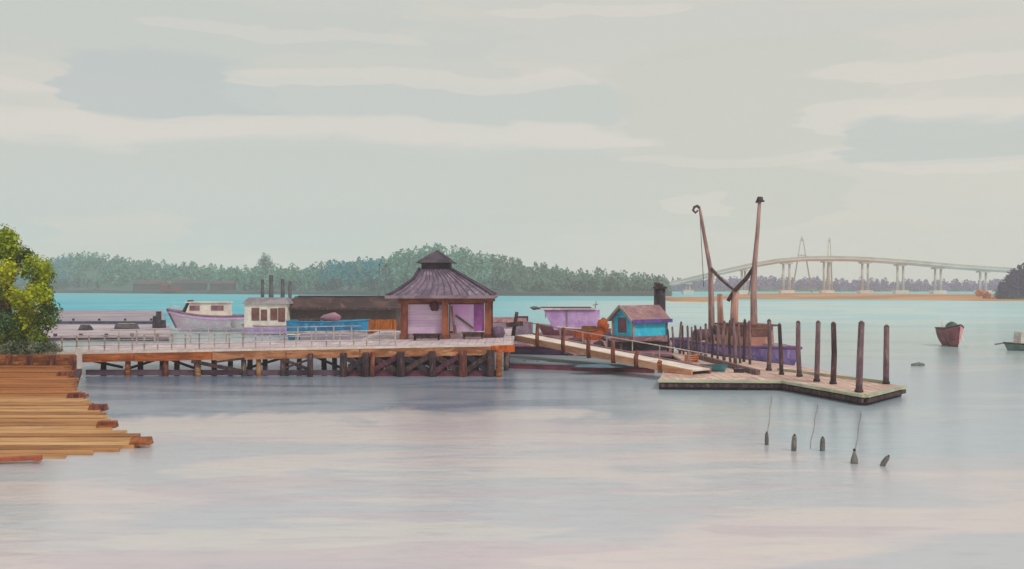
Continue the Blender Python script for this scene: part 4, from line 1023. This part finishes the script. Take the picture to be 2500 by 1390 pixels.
# ------------------------------------------------------------------ gangway, skiff and slate reflection slab
G0, G1 = Vector((gx(1258, 68.3), 68.3, zd(0) - .06)), Vector((gx(1690, 54.6), 54.6, .72))
dirg = (G1 - G0).normalized(); sideg = Vector((-dirg.y, dirg.x, 0)).normalized() * 1.7
if sideg.y < 0: sideg = -sideg
gw_ = thing('gangway', 'pale sloping gangway with brown stringer and posts down to the floating dock', 'gangway', tuple(G0))
mesh_obj('walkway', MB().bar(G0 + sideg * .5 + Vector((0, 0, .05)), G1 + sideg * .5 + Vector((0, 0, .05)), 1.6, .1), WHITE, gw_, True)
mesh_obj('stringer', MB().bar(G0 - sideg * .02 + Vector((0, 0, -.12)), G1 - sideg * .02 + Vector((0, 0, -.12)), .14, .42), wash('stringer_tan', (192, 146, 118), (166, 116, 88), .6, stretch=(1, 1, 3)), gw_, True)
mesh_obj('stringer', MB().bar(G0 + sideg * 1.0 + Vector((0, 0, -.05)), G1 + sideg * 1.0 + Vector((0, 0, -.05)), .14, .5), MAUVE, gw_, True)
for px, ya, yb in [(1315, 790, 830), (1378, 800, 845), (1440, 823, 862), (1500, 836, 876), (1556, 856, 902), (1614, 880, 916)]:
    # the point of the near stringer that stands at this bearing
    k = (px - CX) / F; s_ = (k * G0.y - G0.x) / ((G1.x - G0.x) - k * (G1.y - G0.y)); p = G0.lerp(G1, s_) - sideg * .085
    top = at(px, ya, p.y).z
    mesh_obj('post', MB().tube([(p.x + .04, p.y, p.z - .45), (p.x, p.y, p.z + .2), (p.x + rnd.uniform(0, .12), p.y, top)], [.16, .15, .13], 8), WOODRED if px < 1600 else WOOD, gw_, True)
mb = MB()
for k in range(7):
    p = G0.lerp(G1, (k + .3) / 7) + sideg * 1.0; mb.tube([p, p + Vector((0, 0, .95))], .04, 5)
mb.tube([G0 + sideg + Vector((0, 0, .95)), G1 + sideg + Vector((0, 0, .95))], .04, 5)
mesh_obj('handrail', mb, RAIL, gw_, True)
# dark skiff under the gangway
d = 73.0; c0 = gx(1316, d)
t_, sh = boat('dark_skiff', 'long dark purple skiff lying under the upper end of the gangway', 'skiff', (c0, d, 0), 0, gx(1390, d) - gx(1242, d), 1.6, .95, (wash('skiff_plum', (76, 52, 84), (56, 38, 62), .9), MAROON, MAROON), rise=.25, rake=.08)
mesh_obj('thwart', MB().box((0, 0, .92), (.35, 1.4, .1)), MAUVE, t_)
mesh_obj('cover', MB().lump((-1.0, 0, .95), (1.3, .62, .34), 8, .3), MAUVE, t_)
t_ = thing('reflection_slab', 'flat slate-blue slab with maroon side standing for the water reflection under the gangway', 'pontoon', (gx(1400, 64), 64, 0))  # solid slab standing for the blue-grey reflection on the water
ps = [on(1244, 900), on(1420, 906), on(1598, 912), on(1600, 893), on(1420, 884), on(1244, 879)]
mesh_obj('deck', MB().prism([(p.x, p.y) for p in ps], .36, .46), SLATE, t_, True)
mesh_obj('side', MB().prism([(p.x, p.y + (.06 if i < 3 else -.06)) for i, p in enumerate(ps)], -.3, .358), wash('slab_side', (124, 62, 78), (96, 46, 62), .8), t_, True)
for k, px in enumerate((1280, 1312, 1345)):
    p = on(px, 897 + k, 0); mesh_obj('fender', MB().tube([(p.x, p.y - .25, -.4), (p.x, p.y - .25, .5)], .12, 7), WOODGREY, t_, True)
p = on(1470, 897, .46)
single('folded_tarp', MB().lump((p.x, p.y, .50), (2.0, .7, .16), 4, .4, 16, 8, zmin=.465), wash('blue_tarp', (104, 124, 138), (84, 104, 122), 1), 'flat blue-grey folded tarp lying on the slate-blue slab', 'tarp', origin=(p.x, p.y, .46))

# ------------------------------------------------------------------ front floating dock and its piles
DZ = .5
A, B, C_, D_ = on(1606, 930, DZ), on(1912, 932, DZ), on(2112, 967, DZ), on(2206, 944, DZ)
E, F1, F2, G_ = on(1962, 896, DZ), on(1662, 858, DZ), on(1632, 862, DZ), on(1690, 892, DZ)
G2 = on(1622, 908, DZ)
dkp = [(p.x, p.y) for p in (A, B, C_, D_, E, F1, F2, G_, G2)]
fd = thing('front_dock', 'angled floating dock with pink deck and pale green edge in front of the trawler', 'floating dock', (B.x, B.y, 0))
mesh_obj('deck', MB().prism(dkp, DZ - .12, DZ), wash('dock_deck', (204, 174, 160), (182, 150, 142), .35, hi=(218, 200, 186), bands=(0, .55, .6), grain=(6, .6, 1, .45)), fd, True)
cen = Vector((sum(x for x, y in dkp) / len(dkp), sum(y for x, y in dkp) / len(dkp)))
ins = [tuple(Vector(p) + (cen - Vector(p)).normalized() * .12) for p in dkp]
mesh_obj('hull', MB().prism(ins, -.35, DZ - .122), INK, fd, True)
mb = MB()
for P, Q in ((A, B), (B, C_), (C_, D_)):
    dv = (Q - P).normalized(); nrm = Vector((dv.y, -dv.x, 0)) * .05
    mb.bar(P + nrm + Vector((0, 0, .0)), Q + nrm + Vector((0, 0, .0)), .3, .14)
mesh_obj('edge_board', mb, GREENEDGE, fd, True)
mb = MB()
for P, Q in ((A, B), (B, C_), (C_, D_)):
    dv = (Q - P).normalized(); nrm = Vector((dv.y, -dv.x, 0)) * .09
    mb.bar(P + nrm + dv * .1 + Vector((0, 0, -.24)), Q + nrm - dv * .05 + Vector((0, 0, -.24)), .12, .2)
mesh_obj('rub_rail', mb, WOODDARK, fd, True)
# inner kerb beam and clutter
a, b = on(1690, 872, DZ), on(1850, 916, DZ)
mesh_obj('kerb_beam', MB().bar(a + Vector((0, 0, .16)), b + Vector((0, 0, .16)), .3, .3), WOODGREY, fd, True)
a, b = on(1900, 905, DZ), on(2170, 938, DZ)
mesh_obj('kerb_beam', MB().bar(a + Vector((0, 0, .08)), b + Vector((0, 0, .08)), .16, .16), GREENEDGE, fd, True)

ROWP = [(1630, 806, 862, .11), (1712, 800, 872, .11), (1807, 790, 887, .12), (1669, 797, 866, .11), (1691, 801, 869, .11), (1738, 796, 877, .12), (1752, 792, 878, .12), (1783, 784, 886, .13), (1831, 786, 890, .13), (1642, 800, 862, .12), (1660, 788, 864, .15), (1681, 798, 866, .14), (1701, 797, 870, .14), (1722, 793, 874, .15), (1768, 786, 880, .16), (1795, 778, 890, .17), (1816, 782, 884, .15),
        (1877, 783, 905, .20), (1908, 793, 915, .17), (1952, 787, 920, .20), (1994, 787, 932, .20), (2034, 790, 938, .21), (2097, 788, 958, .23), (2163, 797, 938, .22)]
PILE = wash('dock_pile', (126, 98, 102), (98, 74, 84), 1.6, stretch=(3, 3, .6), hi=(150, 124, 116), grain=(6, 6, .8, .7), tide=.95)
ROWP.sort(); nP = len(ROWP)
for k, (px, ya, yb, r) in enumerate(ROWP):
    p = on(px, yb, DZ); zt = at(px, ya, p.y).z; ln = rnd.uniform(-.16, .16); r *= .70
    bend = rnd.uniform(-.10, .10)
    i = nP - 1 - k
    lab = 'weathered mooring pile, %s from the outer tip of the front dock' % (ORD[i] if i else 'nearest')
    if i == 0: lab = 'last weathered mooring pile at the outer tip of the front dock'
    t_ = thing('mooring_pile', lab, 'mooring pile', (p.x, p.y, 0), 0, 'mooring piles along the front dock')
    sft = mesh_obj('shaft', MB().tube([(p.x, p.y, -1.3), (p.x, p.y, DZ), (p.x + ln * .5 + bend, p.y, (DZ + zt) / 2), (p.x + ln, p.y, zt)], [r * 1.08, r * 1.05, r, r * .92], 10), PILE if k % 3 else WOODDARK, t_, True)
    mesh_obj('cap', MB().tube([(p.x + ln, p.y, zt - .02), (p.x + ln, p.y, zt + .10)], [r * .98, r * .35], 10), WOODGREY, t_, True)
    if px > 1860: mesh_obj('pile_collar', MB().tube([(p.x, p.y, DZ + .01), (p.x, p.y, DZ + .14)], r * 1.35, 10), WOODDARK, t_, True)

# kayak and bits on the dock
p = on(1742, 908, DZ)
t_, sh = boat('kayak', 'small turquoise kayak lying on the front dock near the gangway foot', 'kayak', (p.x, p.y, DZ + .05), R(-20), 1.75, .6, .36, (wash('kayak_teal', (74, 142, 150), (60, 122, 134), 1.5), TURQ, wash('kayak_rim', (64, 112, 122), (50, 92, 102), 2)), rub=.03, rise=.1, keel=-.02, stern=.4, rake=.1)
mesh_obj('cockpit', MB().tube([(0, 0, .30), (0, 0, .39)], [.22, .2], 10), INK, t_)
for px, py, s_, lab, m_ in [(1804, 910, .34, 'dark block-shaped crate between the kayak and the kerb beam', INK), (1668, 898, .42, 'dark brown crate at the foot of the gangway', WOODDARK), (1694, 906, .3, 'brown crate beside the turquoise kayak\'s end', WOODRED)]:
    p = on(px, py, DZ); z = DZ + .14 if px < 1600 else DZ
    t_ = thing('fish_crate', lab, 'crate', (p.x, p.y, z), R(px % 40), 'crates on the front dock')
    mesh_obj('body', MB().box((0, 0, s_ * .35), (s_ * 1.6, s_, s_ * .7), 0, 1.08), m_, t_)
    mesh_obj('lid', MB().box((0, 0, s_ * .75), (s_ * 1.8, s_ * 1.15, s_ * .1)), WOODGREY, t_)
p = on(1688, 884, DZ)
single('rope_coil', MB().tube([(p.x + .45 * math.cos(t * .5), p.y + .45 * math.sin(t * .5), DZ + .06 + .012 * t) for t in range(40)], .07, 5), wash('orange_rope', (196, 122, 84), (160, 92, 66), 2), 'orange-brown rope coil on the front dock behind the crates', 'rope', origin=(p.x, p.y, DZ))

# ------------------------------------------------------------------ purple trawler with raised booms
P0, P1 = Vector((15.5, 80.5, 0)), Vector((20.9, 65.2, 0)); mid = (P0 + P1) / 2; ang = math.atan2(P1.y - P0.y, P1.x - P0.x); L = (P1 - P0).length
t_, sh = boat('trawler', 'purple fishing trawler with two tall raised booms behind the dock piles', 'trawler', tuple(mid), ang, L, 3.8, 1.12, (PURPLE, wash('trawler_deck', (190, 160, 146), (164, 132, 122), .7), wash('trawler_rail', (118, 84, 132), (92, 64, 104), 1)), rub=.12, rise=.25, rake=.06)
cabm = wash('trawler_cabin', (182, 136, 120), (156, 110, 98), .8, hi=(200, 164, 148))
cabo = mesh_obj('wheelhouse', MB().box((1.2, 0, 1.9), (4.2, 2.4, 1.7), 0, .95), cabm, t_)
mesh_obj('wheelhouse_roof', MB().box((1.2, 0, 2.82), (4.6, 2.8, .14)), WOODRED, cabo)
for x in (-.2, 1.2, 2.6): mesh_obj('window', MB().box((x, -1.19, 2.25), (.8, .08, .55)), GLASS, cabo)
mesh_obj('window', MB().box((3.25, 0, 2.25), (.08, 1.7, .55)), GLASS, cabo)
mesh_obj('net_drum', MB().tube([(-4.6, -1.1, 1.7), (-4.6, 1.1, 1.7)], .5, 10).box((-4.6, 1.2, 1.4), (.3, .1, 1.1)).box((-4.6, -1.2, 1.4), (.3, .1, 1.1)), wash('drum', (126, 92, 108), (98, 70, 88), 1), t_)
mesh_obj('forward_hatch', MB().box((5.0, 0, 1.32), (1.5, 1.3, .4), 0, .9), GREYROOF, t_)
MAST = wash('boom_wood', (166, 132, 126), (130, 100, 98), 1.2, stretch=(3, 3, .5), hi=(172, 138, 126))
MASTD = wash('boom_dark', (96, 74, 76), (72, 56, 60), 1.2)
dl, dr, dm = 77.0, 71.0, 74.0
bl = [at(1738, 868, dl), at(1737, 760, dl), at(1735, 660, dl), at(1722, 590, dl), at(1712, 530, dl), at(1708, 508, dl)]
boom = mesh_obj('boom', MB().tube(bl, [.30, .27, .2, .16, .13, .10], 9), MAST, t_, True)
mesh_obj('boom_tip', MB().tube([at(1708, 508, dl), at(1702, 503, dl), at(1695, 506, dl), at(1692, 514, dl), at(1698, 520, dl), at(1704, 514, dl)], [.13, .13, .12, .11, .1, .08], 7), MASTD, boom, True)
br_ = [at(1843, 890, dr), at(1841, 800, dr), at(1840, 700, dr), at(1843, 640, dr), at(1850, 560, dr), at(1855, 487, dr)]
boom = mesh_obj('boom', MB().tube(br_, [.31, .29, .24, .2, .16, .13], 9), MAST, t_, True)
mesh_obj('boom_tip', MB().tube([at(1855, 492, dr), at(1856, 481, dr)], [.3, .2], 8).bar(at(1845, 494, dr), at(1866, 491, dr), .12, .14), MASTD, boom, True)
mesh_obj('stay', MB().tube([at(1735, 655, dl), at(1760, 682, 75.5), at(1792, 709, dm)], [.16, .13, .1], 7), MASTD, t_, True)
mesh_obj('stay', MB().tube([at(1845, 645, dr), at(1822, 680, 72.5), at(1792, 712, dm), at(1777, 735, dm)], [.13, .18, .2, .16], 7), MASTD, t_, True)
mesh_obj('mast', MB().tube([at(1792, 880, dm), at(1792, 790, dm), at(1795, 708, dm)], [.36, .34, .28], 9), wash('mast_pink', (188, 142, 128), (158, 114, 104), 1.1, stretch=(3, 3, .5)), t_, True)
mesh_obj('mast', MB().tube([at(1760, 880, 75.5), at(1760, 790, 75.5), at(1757, 718, 75.5)], [.3, .28, .22], 9), wash('mast_pink', (188, 142, 128)), t_, True)
mesh_obj('rigging_line', MB().tube([bl[5], at(1718, 700, dl)], .03, 5), WOODGREY, t_, True)
mesh_obj('rigging_line', MB().tube([at(1848, 560, dr), at(1828, 720, dr)], .03, 5), WOODGREY, t_, True)
for px, py, lab in [(1700, 840, 'dark oval fender hung on the trawler\'s near side by the small piles'), (1746, 808, 'dark oval fender hung high against the trawler\'s first boom')]:
    d = 76.0 if px < 1720 else 74.5; p = at(px, py - 2, d)
    single('fender', MB().lump(tuple(p), (.42, .2, .24) if px < 1720 else (.2, .18, .42), 3, .2).tube([p, p + Vector((.05, .1, .6))], .03, 5), DINGHY, lab, 'fender', 'fenders hung on the trawler', tuple(p))

# ------------------------------------------------------------------ small craft on the open water, pile reflections built as spars
d = 86.0; p = at(2345, 850, d)
t_, sh = boat('bow_on_boat', 'small maroon boat seen bow-on at anchor in open water', 'boat', (p.x, d + 1.8, 0), R(-93), 4.0, 1.8, 1.6, (MAROONHULL, WHITE, WOODDARK), rise=.35, rake=.14, keel=-.1, full=2.6)
ho = [c_ for c_ in t_.children if c_.name.startswith('hull')][0]; hv = [v.co.copy() for v in ho.data.vertices]; hf = [tuple(p_.vertices) for p_ in ho.data.polygons]
ispink = lambda f: len(f) == 4 and all(hv[q].y > -.001 for q in f) and sum(hv[q].z for q in f) / 4 > .60
COL.objects.unlink(ho); bpy.data.objects.remove(ho)
mesh_obj('hull', MB().add(hv, [f for f in hf if not ispink(f)], True), MAROONHULL, t_); mesh_obj('pink_bow_panel', MB().add(hv, [f for f in hf if ispink(f)], True), PINK, t_)
mesh_obj('cuddy', MB().lump((.1, 0, 1.9), (.8, .45, .5), 2, .3), GREENGREY, t_)
mesh_obj('anchor_line', MB().tube([(2.05, 0, 1.5), (2.5, .1, .6), (3.1, .15, -.1)], .03, 5), WHITE, t_)
mesh_obj('flagstaff', MB().tube([(-.6, -.55, 1.4), (-.7, -.7, 2.9)], [.05, .03], 5), WHITE, t_)
d = 82.0; p = at(2500, 855, d)
t_, sh = boat('fishing_launch', 'grey-green launch with a pale cabin partly out of frame', 'boat', (p.x + .75, d, 0), math.pi, 5.2, 1.9, .55, (GREENGREY, WHITE, WOODDARK), rise=.3, rake=.1)
cabo = mesh_obj('cabin', MB().box((.3, 0, 1.1), (2.2, 1.3, 1.2), 0, .92), wash('cabin_grey', (196, 190, 182), (168, 162, 158), 1), t_)
mesh_obj('window', MB().box((-.2, .64, 1.25), (.9, .08, .5)), wash('cabin_brown', (132, 112, 106), (104, 88, 86), 1), cabo)
mesh_obj('bowsprit', MB().bar((2.4, 0, .7), (3.4, 0, .55), .1, .12), GREENGREY, t_)
p = on(2242, 893)
single('drift_log', MB().tube([(p.x - .5, p.y, .02), (p.x, p.y, .1), (p.x + .5, p.y + .2, .04)], [.12, .17, .1], 8), GREYMARK, 'small grey drift log floating between the dock tip and the maroon boat', 'log', origin=(p.x, p.y, 0))

BU = [(1872, 1058, 1086, 0, 'grey spar buoy nearest the dock\'s left part, with a line to the dock'), (1938, 1064, 1101, .05, 'longest grey pile-reflection spar, standing clear of any line'), (2008, 1070, 1101, .02, 'stubby grey pile-reflection spar between the two lined ones'),
      (2086, 1100, 1132, 0, 'cone-topped grey pile-reflection spar on the line from the dock tip'), (2152, 1110, 1138, .62, 'strongly tilted grey pile-reflection spar farthest from the trawler')]
for k, (px, ya, yb, tilt, lab) in enumerate(BU):  # reflections of the pile tops, modelled as solid spars
    lab = lab.replace(' left part', ' inner end')
    p = on(px, yb); hgt = (yb - ya) / F * p.y; dv = Vector((math.sin(tilt), 0, math.cos(tilt)))
    t_ = thing('reflection_spar', lab, 'reflection mark', (p.x, p.y, 0), 0, 'grey pile-reflection spars in the near water')
    r = [.07, .09, .088, .11, .08][k]
    rad = [r, r * 1.1, r, r * .8] if k != 3 else [r * 1.2, r * 1.1, r * .6, r * .3]
    mesh_obj('float', MB().tube([Vector((p.x, p.y, -.12)), Vector((p.x, p.y, 0)) + dv * hgt * .3, Vector((p.x, p.y, 0)) + dv * hgt * .7, Vector((p.x, p.y, 0)) + dv * hgt], rad, 9), GREYMARK, t_, True)
    q = Vector((p.x, p.y, 0)) + dv * hgt
    mesh_obj('tip', MB().tube([q, q + dv * .06], [r * .5, r * .3], 7), WOODDARK, t_, True)
for a, b, lab in [((1884, 968), (1873, 1075), 'thin pile-reflection line from the dock to the nearest spar'), ((1996, 990), (1978, 1096), 'thin pile-reflection line ending free in the near water'), ((2102, 1008), (2086, 1120), 'thin pile-reflection line from the dock tip to the cone-topped spar')]:
    p, q = on(*a), on(*b); pts = [p.lerp(q, k / 10) + Vector((.02 * math.sin(k * 1.3), 0, .012)) for k in range(11)]
    single('reflection_line', MB().tube(pts, .013, 5), REFLINE, lab, 'rope', 'pile-reflection lines in the near water', p)  # thin tubes standing for the piles' reflection lines

# ------------------------------------------------------------------ haze over the harbour
HZ = MB(); x0, x1, y0, y1, z0, z1 = -900, 900, -60, 1000, -1.6, 58
HZ.add([(x0, y0, z0), (x1, y0, z0), (x1, y1, z0), (x0, y1, z0), (x0, y0, z1), (x1, y0, z1), (x1, y1, z1), (x0, y1, z1)], [(0, 3, 2, 1), (4, 5, 6, 7), (0, 1, 5, 4), (1, 2, 6, 5), (2, 3, 7, 6), (3, 0, 4, 7)])
hm = bpy.data.materials.new('haze'); hm.use_nodes = True; t = NT(hm.node_tree)
pv_ = t.n('ShaderNodeVolumePrincipled'); pv_.inputs['Color'].default_value = (.97, .97, .95, 1); pv_.inputs['Density'].default_value = .00058; pv_.inputs['Anisotropy'].default_value = 0.0
o = t.n('ShaderNodeOutputMaterial'); t.l(pv_.outputs[0], o.inputs['Volume'])
tag(mesh_obj('haze', HZ, hm), kind='stuff')
